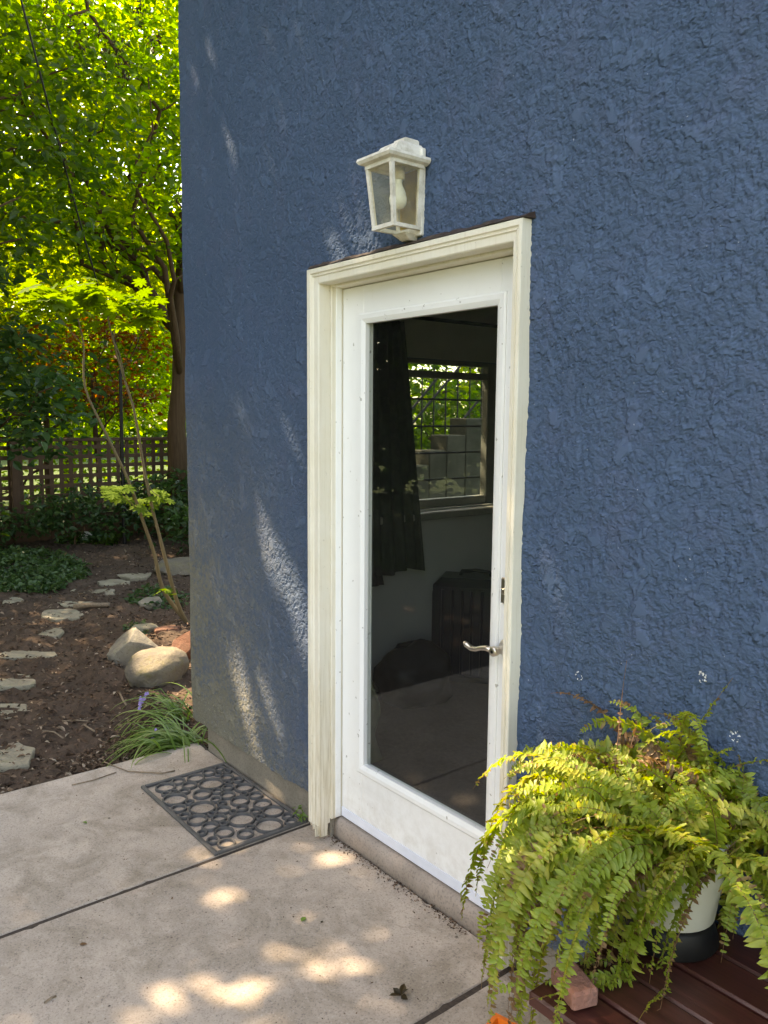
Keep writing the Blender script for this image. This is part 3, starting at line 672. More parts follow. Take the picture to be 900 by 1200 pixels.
def frond(az, el, L, droop, rs, dead=0., width=.05, start=None, twist=0.):
    mb = MB(); p = Vector(start or (PX+rs.uniform(-.06, .06), PY+rs.uniform(-.06, .06), PB+.18))
    d = Vector((math.cos(az)*math.cos(el), math.sin(az)*math.cos(el), math.sin(el)))
    n = max(14, int(L/.0086)); ds = L/n; pts = [p.copy()]; dirs = [d.copy()]; wob = rs.uniform(-1.4, 1.4)
    for i in range(n):
        s = i/n
        hd_ = Vector((d.x, d.y, 0)); d = d+Vector((0, 0, -1))*droop*ds*(1.1+1.6*s)*(1.05+d.z*.2)
        if hd_.length > .02: d += Vector((-hd_.y, hd_.x, 0))*wob*ds*.8
        d.normalize(); q = p+d*ds
        lim = -.088 if q.x > .965 else -.125
        if q.y > lim: q.y = lim-rs.uniform(0, .008); d.y = -abs(d.y)*.3; d.normalize()
        if q.x > BX0-.02 and q.y > -.62 and q.z < BZ+.012: q.z = BZ+.012+rs.uniform(0, .006); d.z = max(d.z, .02); d.normalize()
        if q.z < GZ+.01: q.z = GZ+.01; d.z = 0; d.normalize()
        rr_ = math.hypot(q.x-PX, q.y-PY)
        if BZ < q.z < PB+.195 and rr_ < .138:
            k_ = .138/max(rr_, 1e-3); q.x = PX+(q.x-PX)*k_; q.y = PY+(q.y-PY)*k_
        p = q; pts.append(p.copy()); dirs.append(d.copy())
    mb.tube(pts, [max(.0006, .0016*(1-.7*i/n)) for i in range(n+1)], 4, False, t=.24 if not dead else .1)
    base_t = rs.uniform(.36, .95); bald = rs.uniform(.06, .16)
    up0 = Vector((0, 0, 1))
    for i in range(2, n+1):
        s = i/n
        if s < bald or rs.random() < .04+.25*dead: continue
        dd = dirs[min(i, n)]; nn = up0-dd*up0.dot(dd)
        if nn.length < .15: nn = Vector((math.cos(az), math.sin(az), .1)); nn = nn-dd*nn.dot(dd)
        nn.normalize(); nn = (Matrix.Rotation(twist*s, 3, dd) @ nn)
        sd = dd.cross(nn).normalized(); prof = (min(1, (s-bald+.10)/.25))*(max(.0, 1-s)**.55)*1.12
        for sg in (-1, 1):
            L_ = width*prof*rs.uniform(.68, 1.15)
            if L_ < .006: continue
            dv = (sd*sg+dd*rs.uniform(-.1, .65)+nn*rs.uniform(-.5, .45)).normalized()
            if dead > .5: t0 = rs.uniform(0, .8); t1 = rs.uniform(0, .3)
            else:
                t0 = min(1, max(.3, base_t+rs.uniform(-.14, .14)))
                br = s > .80 and rs.random() < .5+dead
                t1 = rs.uniform(.02, .2) if (rs.random() < .14+dead or br) else t0+rs.uniform(-.1, .05)
                if br and rs.random() < .35: t0 = rs.uniform(.05, .25)
            pinna(mb, pts[i], dv, nn, L_, L_*.27+.0042, t0, t1, rs)
    return mb
rs = random.Random(77)
def add_frond(*a, dead=0., **k):
    mb = frond(*a, rs, dead=dead, **k); mb.obj('frond', L_FERND if dead > .5 else L_FERN, fern, True, False)
deg = math.radians
for i in range(185):
    az = deg(rs.choice((rs.uniform(150, 285), rs.uniform(165, 285), rs.uniform(165, 285), rs.uniform(-80, 200)))) if i < 160 else deg(rs.uniform(0, 360))
    if math.cos(az+deg(46)) > .82: az += deg(-100)
    layer = rs.random()
    if layer < .40: el, L, dr = deg(rs.uniform(42, 76)), rs.uniform(.25, .38), rs.uniform(3.2, 5.0)
    elif layer < .75: el, L, dr = deg(rs.uniform(25, 58)), rs.uniform(.36, .54), rs.uniform(3.2, 5.0)
    else: el, L, dr = deg(rs.uniform(15, 45)), rs.uniform(.42, .62), rs.uniform(4.0, 6.0)
    if math.cos(az-deg(175)) > .6: L *= .86
    de = 1. if rs.random() < .08 else (.14 if rs.random() < .35 else 0.)
    add_frond(az, el, L, dr, dead=de, width=rs.uniform(.027, .041)*(.6 if de > .5 else 1), twist=rs.uniform(-1.6, 1.6))
for i in range(55):      # short tangled fronds of the dome
    add_frond(deg(rs.uniform(70, 285)), deg(rs.uniform(42, 84)), rs.uniform(.19, .33), rs.uniform(3., 6.), dead=1. if rs.random() < .14 else .2, width=rs.uniform(.026, .044), twist=rs.uniform(-3, 3))
for i in range(25):      # low hanging skirt
    add_frond(deg(rs.uniform(190, 246)), deg(rs.uniform(8, 42)), rs.uniform(.46, .66), rs.uniform(3.8, 5.6), dead=1. if rs.random() < .12 else .1, width=rs.uniform(.03, .045), twist=rs.uniform(-1, 1))
# the few that stand out in the outline
for az, el, L, dr, dead, wd in ((2, 67, .40, .35, .45, .026), (-6, 52, .34, 1.0, .35, .030), (-22, 40, .46, 1.4, .2, .045), (4, 30, .46, 1.2, .2, .045), (170, 50, .52, 2.4, .1, .045), (184, 42, .54, 3.0, .2, .05), (205, 40, .58, 3.4, .1, .05), (215, 45, .62, 3.6, 0, .055), (228, 40, .64, 3.6, .1, .052), (160, 60, .42, 2.0, .9, .03), (120, 76, .40, 1.6, .9, .01), (250, 40, .60, 3.8, 0, .045), (240, 44, .66, 3.6, 0, .055), (20, 40, .45, 2.2, .2, .05), (-25, 42, .50, 2.5, .1, .05), (-28, 30, .44, 5.0, .1, .04)):
    add_frond(deg(az), deg(el), L, dr, dead=dead, width=wd)

# ---------------------------------------------------------------- garden: fence
FX = -8.6
fence = thing('fence', 'brown wooden lattice fence across the back of the garden', 'fence', None, (FX, 0, -.12))
FY0, FY1, FT = -3.6, 5.6, 1.37
sp = .128
pm = MB().box(-.045, .045, -.045, .045, 0, FT+.12, .006).mesh('post', M_FENCE)
for y in (FY0, FY0+2.3, FY0+4.6, 3.26, FY1): mobj('post', pm, fence, (0.05, y, -.15 if y != 3.26 else -.02), None, (1, 1, 1))
b = MB(); b.box(-.03, .03, FY0, FY1, FT-.045, FT, .005); b.obj('top_rail', M_FENCE, fence)
b = MB(); b.box(-.03, .03, FY0, FY1, .36, .42, .005); b.obj('bottom_rail', M_FENCE, fence)
vm = MB().box(-.014, -.004, -.026, .026, .421, FT-.046).mesh('slat', M_FENCE)
k = 0; y = FY0+.08
while y < FY1: mobj('slat', vm, fence, (0, y+random.uniform(-.003, .003), 0)); y += sp
hm = MB().box(-.0035, .0065, FY0, FY1, -.026, .026).mesh('slat', M_FENCE)
for i in range(7): mobj('slat', hm, fence, (0, 0, .48+i*sp))
bm_ = MB().box(-.012, .008, 0, .142, -.06, .355, .003).mesh('board', M_FENCE)
y = FY0
while y < FY1-.1: mobj('board', bm_, fence, (random.uniform(-.004, .004), y, random.uniform(-.01, .0))); y += .148

# ---------------------------------------------------------------- foliage tools
def leaf_geo(pos, nrm, direc, size, wid=.62, fold=.12, bend=.18):
    """leaf blades from arrays: pos (base), nrm, direc (unit), size -> V, F"""
    n = len(pos); nrm = nrm/np.linalg.norm(nrm, axis=1, keepdims=True)
    direc = direc-nrm*(direc*nrm).sum(1, keepdims=True); direc /= np.linalg.norm(direc, axis=1, keepdims=True)+1e-9
    side = np.cross(direc, nrm); S = size[:, None]
    def P(u, v, w): return pos+S*(side*u+direc*v+nrm*w)
    V = np.stack([P(0, 0, 0), P(wid*.46, .28, fold), P(wid*.40, .62, fold-bend*.3), P(0, 1, -bend), P(-wid*.40, .62, fold-bend*.3), P(-wid*.46, .28, fold)], 1).reshape(-1, 3)
    i = np.arange(n)[:, None]*6
    F = np.concatenate([i+np.array([[0, 1, 2, 3]]), i+np.array([[0, 3, 4, 5]])], 0)
    return V, F
def rand_unit(r, n):
    v = r.standard_normal((n, 3)); return v/np.linalg.norm(v, axis=1, keepdims=True)
def leaves_at(centres, per, spread, size, r, flat=.35, tilt=.5, droop=.25):
    """clusters: leaves scattered in flattened clumps round each centre"""
    n = len(centres)*per; c = np.repeat(centres, per, 0)
    off = r.standard_normal((n, 3))*spread*np.array([1, 1, flat]); pos = c+off
    nrm = np.array([0, 0, 1.])+r.standard_normal((n, 3))*tilt
    d = off*np.array([1, 1, 0])+r.standard_normal((n, 3))*spread*.7; d[:, 2] -= droop*spread
    sz = size*r.uniform(.6, 1.25, n); tint = np.clip(np.repeat(r.uniform(.15, .85, len(centres)), per)+r.normal(0, .17, n), 0, 1)
    return pos, nrm, d, sz, tint
def foliage(name, mat, parent, data, wid=.62):
    pos, nrm, d, sz, tint = data; V, F = leaf_geo(pos, nrm, d, sz, wid)
    return mobj(name, arr_mesh(name, V, F, mat, False, np.repeat(tint, 6)), parent)
def ellipsoid_pts(r, n, c, rad, shell=.0):
    u = rand_unit(r, n)*(r.uniform(shell, 1, n)**(1/3))[:, None]; return np.array(c)+u*np.array(rad)
def limb_path(a, b, r, n=7, wob=.12, sag=0.):
    a, b = np.array(a, float), np.array(b, float); L = np.linalg.norm(b-a); o = r.standard_normal((n+1, 3))*wob*L*.25; o[0] = o[-1] = 0
    return [tuple(a+(b-a)*i/n+o[i]*math.sin(math.pi*i/n)+np.array([0, 0, -sag*L*(i/n)**2])) for i in range(n+1)]
def tree(name, label, base, top, rad0, crowns, mat, leaf, seed, nlimb=9, group=None, per=26, spread=.30, tilt=.5, flat=.35, keep=None, cat='tree', wid=.62, limbs=True):
    """crowns: list of (centre, radii, number of clumps)"""
    r = np.random.default_rng(seed); t = thing(name, label, cat, group, base); B = np.array(base, float)
    b = MB(); path = limb_path((0, 0, -.15), np.array(top)-B, r, 8, .018); b.tube(path, list(np.linspace(rad0, rad0*.45, 9)), 12); b.obj('trunk', M_BARK, t, True)
    allc = []
    for (c, rd, k) in crowns: allc.append(ellipsoid_pts(r, k, np.array(c)-B, rd, .12))
    cc = np.concatenate(allc)
    if limbs:
        idx = r.choice(len(cc), min(nlimb, len(cc)), replace=False)
        for q in idx:
            s = path[r.integers(4, 8)]; b = MB(); lp = limb_path(s, cc[q], r, 7, .18); r0 = rad0*r.uniform(.22, .4)
            b.tube(lp, list(np.linspace(r0, .008, 8)), 7); 
            for e in range(3):
                m_ = lp[3+e]; near = cc[np.argsort(((cc-np.array(m_))**2).sum(1))[r.integers(0, 6)]]
                b.tube(limb_path(m_, near, r, 4, .2), list(np.linspace(r0*.35, .004, 5)), 5)
            b.obj('limb', M_BARK, t, True)
    data = leaves_at(cc, per, spread, leaf, r, flat, tilt)
    if keep is not None:
        dh = data[2]/(np.linalg.norm(data[2], axis=1, keepdims=True)+1e-9)
        k = keep(data[0]+dh*data[3][:, None]*.5+B); data = tuple(x[k] for x in data)
    foliage('crown', mat, t, data, wid)
    return t

# ---- what the sun reaches: holes in the overhanging crown, listed by where their light lands
holes = []            # (point, radius)
def on_wall(px, py, r): holes.append((ony(px, py, WY), r))
def on_patio(px, py, r): holes.append((onz(px, py, GZ), r+.060))
for px, py, r in ((318, 632, 0.024), (326, 665, 0.030), (338, 700, 0.032), (350, 730, 0.032), (262, 712, 0.020), (272, 750, 0.034), (282, 780, 0.024), (290, 865, 0.020), (324, 845, 0.022), (310, 905, .01),
                  (376, 95, -.012), (273, 188, -.010), (395, 285, .012), (425, 282, .012)): on_wall(px, py, r)
for px, py, r in ((224, 1000, .00), (203, 1004, -.01), (246, 1001, -.01), (115, 1060, .00), (92, 1062, -.015), (255, 1055, -.005), (268, 1040, -.02), (322, 1000, .01), (350, 1004, .0), (385, 1000, .015), (415, 1012, .02), (445, 1020, .015), (470, 1045, -.01), (340, 1135, .02), (365, 1118, .02), (392, 1106, .01), (420, 1120, -.01), (196, 1152, .0), (180, 1140, -.02), (268, 1174, -.01), (258, 1142, -.005), (345, 930, .0), (290, 985, .0), (40, 1060, -.01), (310, 1165, -.01), (150, 1180, -.02)): on_patio(px, py, r)
for p_, r in (((-3.6, .28, 2.4), .95), ((-3.6, .66, .95), .50), ((1.32, -.30, .72), .20), ((1.15, -.3, .62), .14), ((1.50, -.35, .82), .13)): holes.append((np.array(p_), r))
for px, py, r in ((35, 705, .12), (78, 704, .16), (110, 683, .14), (8, 792, .12), (130, 676, .2)): holes.append((onz(px, py, SZ+.02), r))
HP = np.array([h_[0] for h_ in holes]); HR = np.array([h_[1] for h_ in holes])
def not_in_beam(P):
    ok = np.ones(len(P), bool); rb = np.random.default_rng(3)
    for hp, hr in zip(HP, HR):
        d = P-hp; t = d@SUN; dist = np.linalg.norm(d-t[:, None]*SUN, axis=1); ok &= ~((dist < hr+.065) & (t > .3) & (rb.random(len(P)) < (1. if hr > .3 else .80 if hp[2] > 0 else .25)))
    return ok

# ---------------------------------------------------------------- trees
tree('shade_tree', 'broad green tree overhanging the patio, out of view, crown shaped for the dapples', (-10.2, -4.9, -.4), (-5.6, -4.0, 6.4), .20,
     [((-3.3, -2.9, 6.6), (3.6, 2.9, 1.1), 620), ((-5.6, -2.2, 6.9), (2.6, 2.6, 1.3), 260), ((-1.6, -2.9, 7.6), (2.6, 2.4, .9), 240), ((-9.0, -2.0, 7.2), (2.9, 2.2, 1.2), 260), ((-6.8, -5.6, 6.8), (2.8, 2.4, 1.1), 260)], L_MID, .15, 31, 14, per=30, spread=.30, tilt=.45, keep=not_in_beam)  # out of view; crowns laid along the sun path, some added to shade the garden
GT_ = 'trees at the back of the garden'
tree('linden_tree', 'leafy lime-green tree with a leaning trunk in front of the fence', (-8.2, 2.98, -.12), tuple(onx(216, 250, -8.2)), .16,
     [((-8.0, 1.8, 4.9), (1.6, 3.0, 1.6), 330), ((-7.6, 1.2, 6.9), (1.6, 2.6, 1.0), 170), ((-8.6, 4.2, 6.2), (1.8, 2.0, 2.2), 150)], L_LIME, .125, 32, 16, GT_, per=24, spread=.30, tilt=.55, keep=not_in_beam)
tree('hornbeam_tree', 'mid-green tree leaning in over the ground cover, in front of the bright crowns', (-6.6, -2.6, -.12), (-6.5, -1.0, 4.4), .09,
     [((-6.3, .35, 4.7), (.8, 1.3, 1.1), 95), ((-6.0, .2, 3.4), (.6, .8, .5), 26)], L_MID, .115, 41, 9, GT_, per=20, spread=.24, tilt=.5, keep=not_in_beam)
tree('broadleaf_tree', 'tall bright yellow-green tree behind the lattice fence', (-12.2, .2, -.45), (-12.2, .5, 5.2), .18,
     [((-12., 1.4, 5.0), (2.0, 4.0, 3.4), 700), ((-11.6, 3.2, 7.8), (1.8, 3.4, 2.0), 360), ((-11.8, -2.6, 5.6), (1.8, 2.6, 3.), 180)], L_YEL, .15, 33, 12, GT_, per=26, spread=.36, tilt=.6)
tree('broadleaf_tree', 'dense green tree far behind the fence below the bright crowns', (-17.5, 4.5, -.45), (-17.5, 4.4, 4.), .2,
     [((-17.5, 4.4, 4.2), (2.2, 5.2, 3.4), 480), ((-17., -1., 4.2), (2., 4., 3.2), 330)], L_LIME, .22, 34, 8, GT_, per=26, spread=.5, tilt=.7)
tree('hedge_tree', 'tall leafy screen of trees furthest behind the fence', (-40., 9., -.45), (-40., 9., 4.), .2,
     [((-40., 9.5, 5.), (2., 12., 7.5), 800), ((-40., -7., 5.), (2., 8., 6.5), 300)], L_LIME, .5, 39, 6, GT_, per=26, spread=.8, tilt=.7)
tree('broadleaf_tree', 'bright leafy young tree just behind the fence around the rust-orange maple', (-11.6, 2.3, -.45), (-11.6, 2.3, 2.2), .08,
     [((-11.5, 2.4, 2.5), (.9, 2.6, 1.1), 190), ((-12.5, -.5, 2.2), (.8, 2.0, 1.0), 90), ((-13.5, 2.2, .5), (1.2, 3.2, .75), 70)], L_LIME, .12, 40, 8, GT_, per=22, spread=.26, tilt=.6)
tree('red_maple_tree', 'rust-orange small maple behind the leaning trunk at the fence', (-10.2, 2.7, -.45), (-10.2, 2.6, 2.2), .06,
     [((-10.1, 2.9, 2.35), (.7, .9, .8), 46), ((-10., 1.6, 2.5), (.6, .5, .3), 10)], L_RUST, .09, 35, 8, per=24, spread=.20, tilt=.5)
tree('dogwood_shrub', 'dark green shrub with broad shaded leaves left of the young maple', (-7.3, -.15, -.12), (-7.2, .1, 1.5), .05,
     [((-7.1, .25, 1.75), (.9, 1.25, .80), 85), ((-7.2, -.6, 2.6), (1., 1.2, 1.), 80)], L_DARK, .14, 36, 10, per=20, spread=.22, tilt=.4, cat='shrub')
for i, (x, y, rx, ry, rz_, k, m_, lf_, lab) in enumerate((
        (-7.9, 2.75, .40, .62, .42, 60, L_DARK, .10, 'low dark shrub at the foot of the leaning trunk'),
        (-8.0, 1.55, .35, .60, .30, 46, L_DARK, .09, 'low dark shrub against the fence between the two white ornaments and the trunk'),
        (-8.1, .55, .3, .45, .22, 26, L_DARK, .08, 'small dark shrub at the fence foot behind the white ornaments'),
        (-7.6, -.05, .35, .45, .40, 46, L_MID, .09, 'leafy low plant below the dark shrub beside the ground cover'),
        (-6.6, 2.65, .35, .40, .26, 36, L_DARK, .09, 'dark glossy shrub behind the flat grey rock'),
        (-6.9, 3.6, .6, .7, .7, 60, L_MID, .10, 'green shrub beside the house corner hidden partly by the wall'))):
    tree('garden_shrub', lab, (x, y, -.12), (x, y, .3), .02, [((x, y, rz_*.95), (rx, ry, rz_), k)], m_, lf_, 50+i, 5, 'low shrubs along the fence', per=18, spread=.12, tilt=.6, flat=.7, cat='shrub')
# trees and hedge across the lawn behind the camera's back (they show in the door glass)
for i, (x, y, h_, k, lab) in enumerate(((-12.0, -6.6, 7.5, 380, 'dark evergreen across the lawn nearest the back fence'), (-8.3, -6.2, 7.5, 460, 'dark evergreen across the lawn diagonally opposite the door'), (-5.0, -7.6, 7., 460, 'dark evergreen across the lawn opposite the concrete patio'), (-.6, -10.5, 6., 300, 'dark evergreen across the lawn opposite the bench'), (-9.5, -11., 10., 420, 'taller evergreen in the back row behind the ones facing the door'), (-5.5, -12.5, 10., 420, 'taller evergreen in the back row opposite the patio'), (-13.5, -11.5, 10., 380, 'taller evergreen in the back row nearest the fence corner'))):
    tree('evergreen_tree', lab, (x, y, -.45), (x, y, h_*.6), .16, [((x, y, h_*.46), (2.1, 2.4, h_*.50), k)], L_DARK, .24, 60+i, 8, 'evergreens across the lawn', per=22, spread=.42, tilt=.7)

# hanging seed clusters high in the linden
r = np.random.default_rng(5); cc = []
for (px, py, k) in ((88, 20, 5), (95, 45, 4), (120, 40, 5), (125, 60, 6), (135, 50, 6), (140, 75, 5), (148, 85, 4), (178, 45, 4), (165, 15, 4), (55, 8, 4), (30, 128, 3)):
    p_ = onx(px, py, -6.6)
    for i in range(k): cc.append(p_+r.normal(0, .03, 3)-np.array([0, 0, .05*i-.06]))
cc = np.array(cc); da = leaves_at(cc, 9, .04, .05, r, 1.2, 1.4, 2.); so_t = bpy.data.objects['linden_tree']
da = (da[0]-np.array(so_t.location), *da[1:]); foliage('seed_cluster', L_SEED, so_t, da, .5)['kind'] = 'stuff'

# young maple with two thin stems and flat tiers of lobed leaves
mp = thing('young_maple_tree', 'slender young maple with two thin stems and flat lime leaf tiers', 'tree', None, tuple(onx(216, 726, -3.6)))
MO = np.array(mp.location)
def stem(pl_, r0, r1, name='stem'):
    pts = [Vector(onx(px, py, xx)-MO) for px, py, xx in pl_]; fine_ = []
    for i in range(len(pts)-1):
        p0, p1, p2, p3 = pts[max(i-1, 0)], pts[i], pts[i+1], pts[min(i+2, len(pts)-1)]
        for k in range(4):
            t = k/4; fine_.append(.5*((2*p1)+(-p0+p2)*t+(2*p0-5*p1+4*p2-p3)*t*t+(-p0+3*p1-3*p2+p3)*t**3))
    fine_.append(pts[-1]); b = MB(); b.tube(fine_, list(np.linspace(r0, r1, len(fine_))), 8); b.obj(name, M_STEM, mp, True)
stem([(222, 733, -3.6), (205, 712, -3.62), (190, 688, -3.62), (181, 650, -3.62), (168, 612, -3.6), (150, 562, -3.6), (125, 510, -3.6), (100, 455, -3.62), (98, 405, -3.62), (91, 372, -3.6)], .019, .005)
stem([(224, 738, -3.6), (212, 716, -3.57), (203, 690, -3.56), (190, 640, -3.55), (180, 602, -3.55), (170, 556, -3.55), (158, 485, -3.56), (146, 445, -3.56), (136, 412, -3.56), (126, 372, -3.56)], .018, .005)
stem([(147, 448, -3.56), (140, 415, -3.5), (133, 395, -3.5), (142, 365, -3.5)], .006, .003, 'twig')
stem([(170, 556, -3.55), (178, 575, -3.5), (188, 582, -3.45)], .004, .002, 'twig')
stem([(164, 600, -3.6), (152, 588, -3.6), (145, 582, -3.6)], .004, .002, 'twig')
stem([(98, 405, -3.62), (80, 385, -3.6), (62, 360, -3.58)], .005, .002, 'twig'); stem([(126, 372, -3.56), (150, 362, -3.55), (175, 357, -3.5)], .005, .002, 'twig')
def palmate(name, mat, seed):
    rr_ = random.Random(seed); V = [(0, 0, 0)]; out = []
    for k in range(9):
        a = math.radians(-160+40*k); L = (.62, .8, .92, .98, 1., .98, .92, .8, .62)[k]*rr_.uniform(.92, 1.05)
        for da_, q in ((-20, .58), (-11, .80), (-6, .90), (0, 1.), (6, .90), (11, .80)): out.append((a+math.radians(da_), L*q))
    for a, q in out: V.append((math.sin(a)*q, math.cos(a)*q, -.16*q*q+.03*math.sin(a*4.5)))
    F = [(0, i, i+1) for i in range(1, len(out))]
    me = bpy.data.meshes.new(name); me.from_pydata(V, [], F); at_ = me.attributes.new('tint', 'FLOAT', 'POINT'); at_.data.foreach_set('value', np.full(len(V), rr_.uniform(.1, .9), np.float32)); me.materials.append(mat); return me
pals = [palmate('leaf', L_MAPLE, s_) for s_ in range(6)]
rs = random.Random(12)
def maple_leaf(px, py, x, sz, tilt=.30, lean=-.18):
    p_ = onx(px, py, x)-MO
    mobj('leaf', rs.choice(pals), mp, tuple(p_), (Matrix.Rotation(lean+rs.gauss(0, tilt), 4, 'Y') @ Matrix.Rotation(rs.gauss(0, tilt), 4, 'X') @ Matrix.Rotation(rs.uniform(0, 6.28), 4, 'Z')).to_euler(), (sz,)*3)
for i in range(120):
    u = rs.random()
    if u < .45: px, py = rs.uniform(30, 120), rs.gauss(347, 10)
    elif u < .9: px, py = rs.uniform(85, 186), rs.gauss(357, 11)
    else: px, py = rs.uniform(95, 175), rs.uniform(366, 384)
    maple_leaf(px, py, -3.6+rs.uniform(-.32, .32), rs.uniform(.075, .115))
for i in range(26):
    px, py = rs.choice(((rs.uniform(122, 152), rs.gauss(577, 4)), (rs.uniform(138, 178), rs.gauss(588, 6)), (rs.uniform(176, 200), rs.gauss(582, 3))))
    maple_leaf(px, py, -3.58+rs.uniform(-.12, .12), rs.uniform(.058, .080), .22, .55)
maple_leaf(163, 558, -3.6, .06)
for px, py in ((197, 693), (203, 696), (192, 690), (183, 695)): maple_leaf(px, py, -3.5, .045, .3)

# cable and pole
b = MB(); A_, B_ = onx(22, -10, -5.2), onx(144, 430, -7.9)
P_ = [A_+(B_-A_)*t-np.array([0, 0, .12*math.sin(math.pi*t)]) for t in np.linspace(0, 1, 16)]
A0 = A_+(A_-B_)*1.4+np.array([0, 0, 1.]); b.tube([tuple(A0)]+[tuple(p_) for p_ in P_], .010, 6); tag(b.obj('overhead_cable', M_CABLE), 'black cable running down through the foliage to the thin pole', 'cable')
b = MB(); q_ = onx(145, 600, -7.9); b.tube([(q_[0], q_[1], -.15), (q_[0], q_[1], 1.1), (q_[0]+.0, q_[1]+.01, B_[2]-.05), tuple(B_)], [.028, .026, .022, .018], 8); tag(b.obj('garden_pole', M_IRON), 'thin black pole standing in front of the lattice fence', 'pole')

# ---------------------------------------------------------------- stones
def flag(px0, px1, py0, py1, lab, seed, mat=M_FLAG, th=.035, top=.007):
    rs_ = random.Random(seed); n = 15; cx_, cy_ = (px0+px1)/2, (py0+py1)/2; pts = []
    for k in range(n):
        a = 2*math.pi*k/n; q = 1+rs_.uniform(-.18, .12); ca, sa = math.cos(a), math.sin(a); e = .72
        pts.append(onz(cx_+(px1-px0)/2*q*math.copysign(abs(ca)**e, ca), cy_+(py1-py0)/2*q*math.copysign(abs(sa)**e, sa), SZ+top))
    c = sum(pts)/n; pts = [p_-c for p_ in pts]; b = MB(); dz = [rs_.uniform(-.004, .004) for _ in pts]
    R = lambda s, z: [(p_[0]*s, p_[1]*s, z+(dz[i] if z > -.01 else 0)) for i, p_ in enumerate(pts)]
    b.loft([R(.97, -th-.03), R(1., -.012), R(.985, -.003), R(.965, .0), R(.45, .002), R(.02, .002)])
    o = b.obj('stepping_stone', mat); o.location = c; tag(o, lab, 'stepping stone', 'stepping stones across the garden soil'); return o
for i, (a, c, d_, e, lab) in enumerate((
        (-34, 43, 868, 898, 'stepping stone nearest the concrete patio'), (-28, 37, 824, 843, 'second stepping stone from the concrete patio'), (-22, 44, 790, 804, 'third stepping stone from the patio, touched by sun'),
        (-8, 64, 762, 772, 'long thin stepping stone, fourth from the concrete patio'), (24, 76, 733, 746, 'rounded stepping stone, fifth from the concrete patio'), (44, 97, 713, 725, 'stepping stone beside the sunlit one, sixth from the patio'),
        (62, 112, 700, 710, 'sunlit stepping stone beside a fallen stick'), (84, 135, 689, 697, 'stepping stone level with the edge of the ground cover'), (113, 153, 679, 686, 'stepping stone just before the last long one'), (136, 178, 668, 677, 'last long stepping stone before the flat grey rock'), (2, 30, 700, 709, 'small sunlit stone set apart beside the ground cover'))):
    flag(a, c, d_, e, lab, 90+i)
def rock(px, py, r_, mat, lab, seed, amp=.25, cuts=(), sink=.25, smooth=True, rz=0., freq=1.4, z0=SZ, cat='rock'):
    p_ = onz(px, py, z0); o = blob('rock', mat, (p_[0], p_[1], z0+r_[2]*(1-2*sink)+.0), r_, seed, amp, 4, freq, None, cuts, None, smooth, rz); return tag(o, lab, cat)
rock(186, 799, (.170, .215, .135), M_ROCK, 'large rounded mossy boulder beside the house corner', 3, .16, [((0, 0, 1), .82), ((.2, -.5, .6), .86)], .18, True, .5)
rock(157, 774, (.15, .19, .16), M_ROCK2, 'angular grey rock behind the rounded boulder', 6, .20, [((-.2, -.6, .8), .5), ((.5, .2, .8), .55), ((0, 1, .5), .6), ((.9, -.3, .1), .6)], .22, False, .2)
rock(219, 770, (.085, .10, .12), M_REDROCK, 'rust-red stone between the boulder and the house corner', 8, .2, [((.3, -.7, .5), .5), ((-.6, .3, .6), .55)], .2, False)
rock(213, 669, (.24, .30, .11), M_ROCK, 'flat grey rock lying at the end of the stepping stones', 9, .22, [((0, 0, 1), .55), ((.6, -.4, .4), .6)], .25, False)
rock(176, 712, (.08, .10, .07), M_ROCK2, 'small grey stone at the foot of the young maple', 12, .25, [((.2, -.3, .8), .5)], .25, False)
rock(170, 742, (.07, .10, .055), M_FLAG, 'small pale stone behind the angular rock', 14, .25, [((0, 0, 1), .6)], .2, False)
rock(196, 743, (.07, .10, .045), M_REDROCK, 'small brown stone chip beside the rust-red stone', 15, .3, [((0, 0, 1), .5)], .2, False)

# small white ornaments at the fence foot
for px, py, lab in ((76, 632, 'small white garden ornament at the fence foot, half in shade'), (101, 634, 'small white garden ornament at the fence foot beside the yellowish plants')):
    q_ = onz(px, py, SZ); t = thing('garden_ornament', lab, 'ornament', 'small white ornaments at the fence foot', (q_[0], q_[1], SZ-.01))
    b = MB(); b.lathe([(0, 0), (.085, 0), (.095, .02), (.075, .06), (.07, .07)], 14); b.obj('base', M_CREAMFLOWER, t, True)
    b = MB(); b.lathe([(.0, .071), (.10, .071), (.105, .085), (.06, .115), (.03, .135), (0, .14)], 14); b.obj('cap', M_CREAMFLOWER, t, True)

# ---------------------------------------------------------------- small plants, litter
r = np.random.default_rng(44)
def cover(name, lab, poly_px, n, size, mat, hgt, seed):
    r_ = np.random.default_rng(seed); (x0, x1, y0, y1) = poly_px; P_ = []
    while len(P_) < n:
        a = r_.uniform(0, 2*math.pi); q = math.sqrt(r_.random()); p_ = onz((x0+x1)/2+(x1-x0)/2*q*math.cos(a), (y0+y1)/2+(y1-y0)/2*q*math.sin(a), SZ); P_.append((p_[0], p_[1], soil_z(p_[0], p_[1])+r_.uniform(.01, hgt)*(1-.6*q)))
    P_ = np.array(P_); nr = np.array([0, 0, 1.])+r_.standard_normal((n, 3))*.55; o = foliage(name, mat, None, (P_, nr, rand_unit(r_, n), size*r_.uniform(.6, 1.3, n), r_.random(n)), .8)
    return tag(o, lab, 'plants', kind='stuff')
cover('ground_cover', 'low green ground cover bed beside the stepping stones', (-90, 104, 646, 698), 5200, .055, L_COVER, .14, 1)
cover('ground_cover', 'yellowish low plants round the white ornaments', (66, 150, 628, 640), 420, .07, L_MID, .14, 2)
cover('ground_cover', 'small green weeds round the foot of the young maple', (150, 222, 690, 716), 420, .05, L_COVER, .07, 3)
cover('ground_cover', 'small green weeds beside the angular rock', (146, 176, 734, 748), 70, .04, L_COVER, .06, 4)

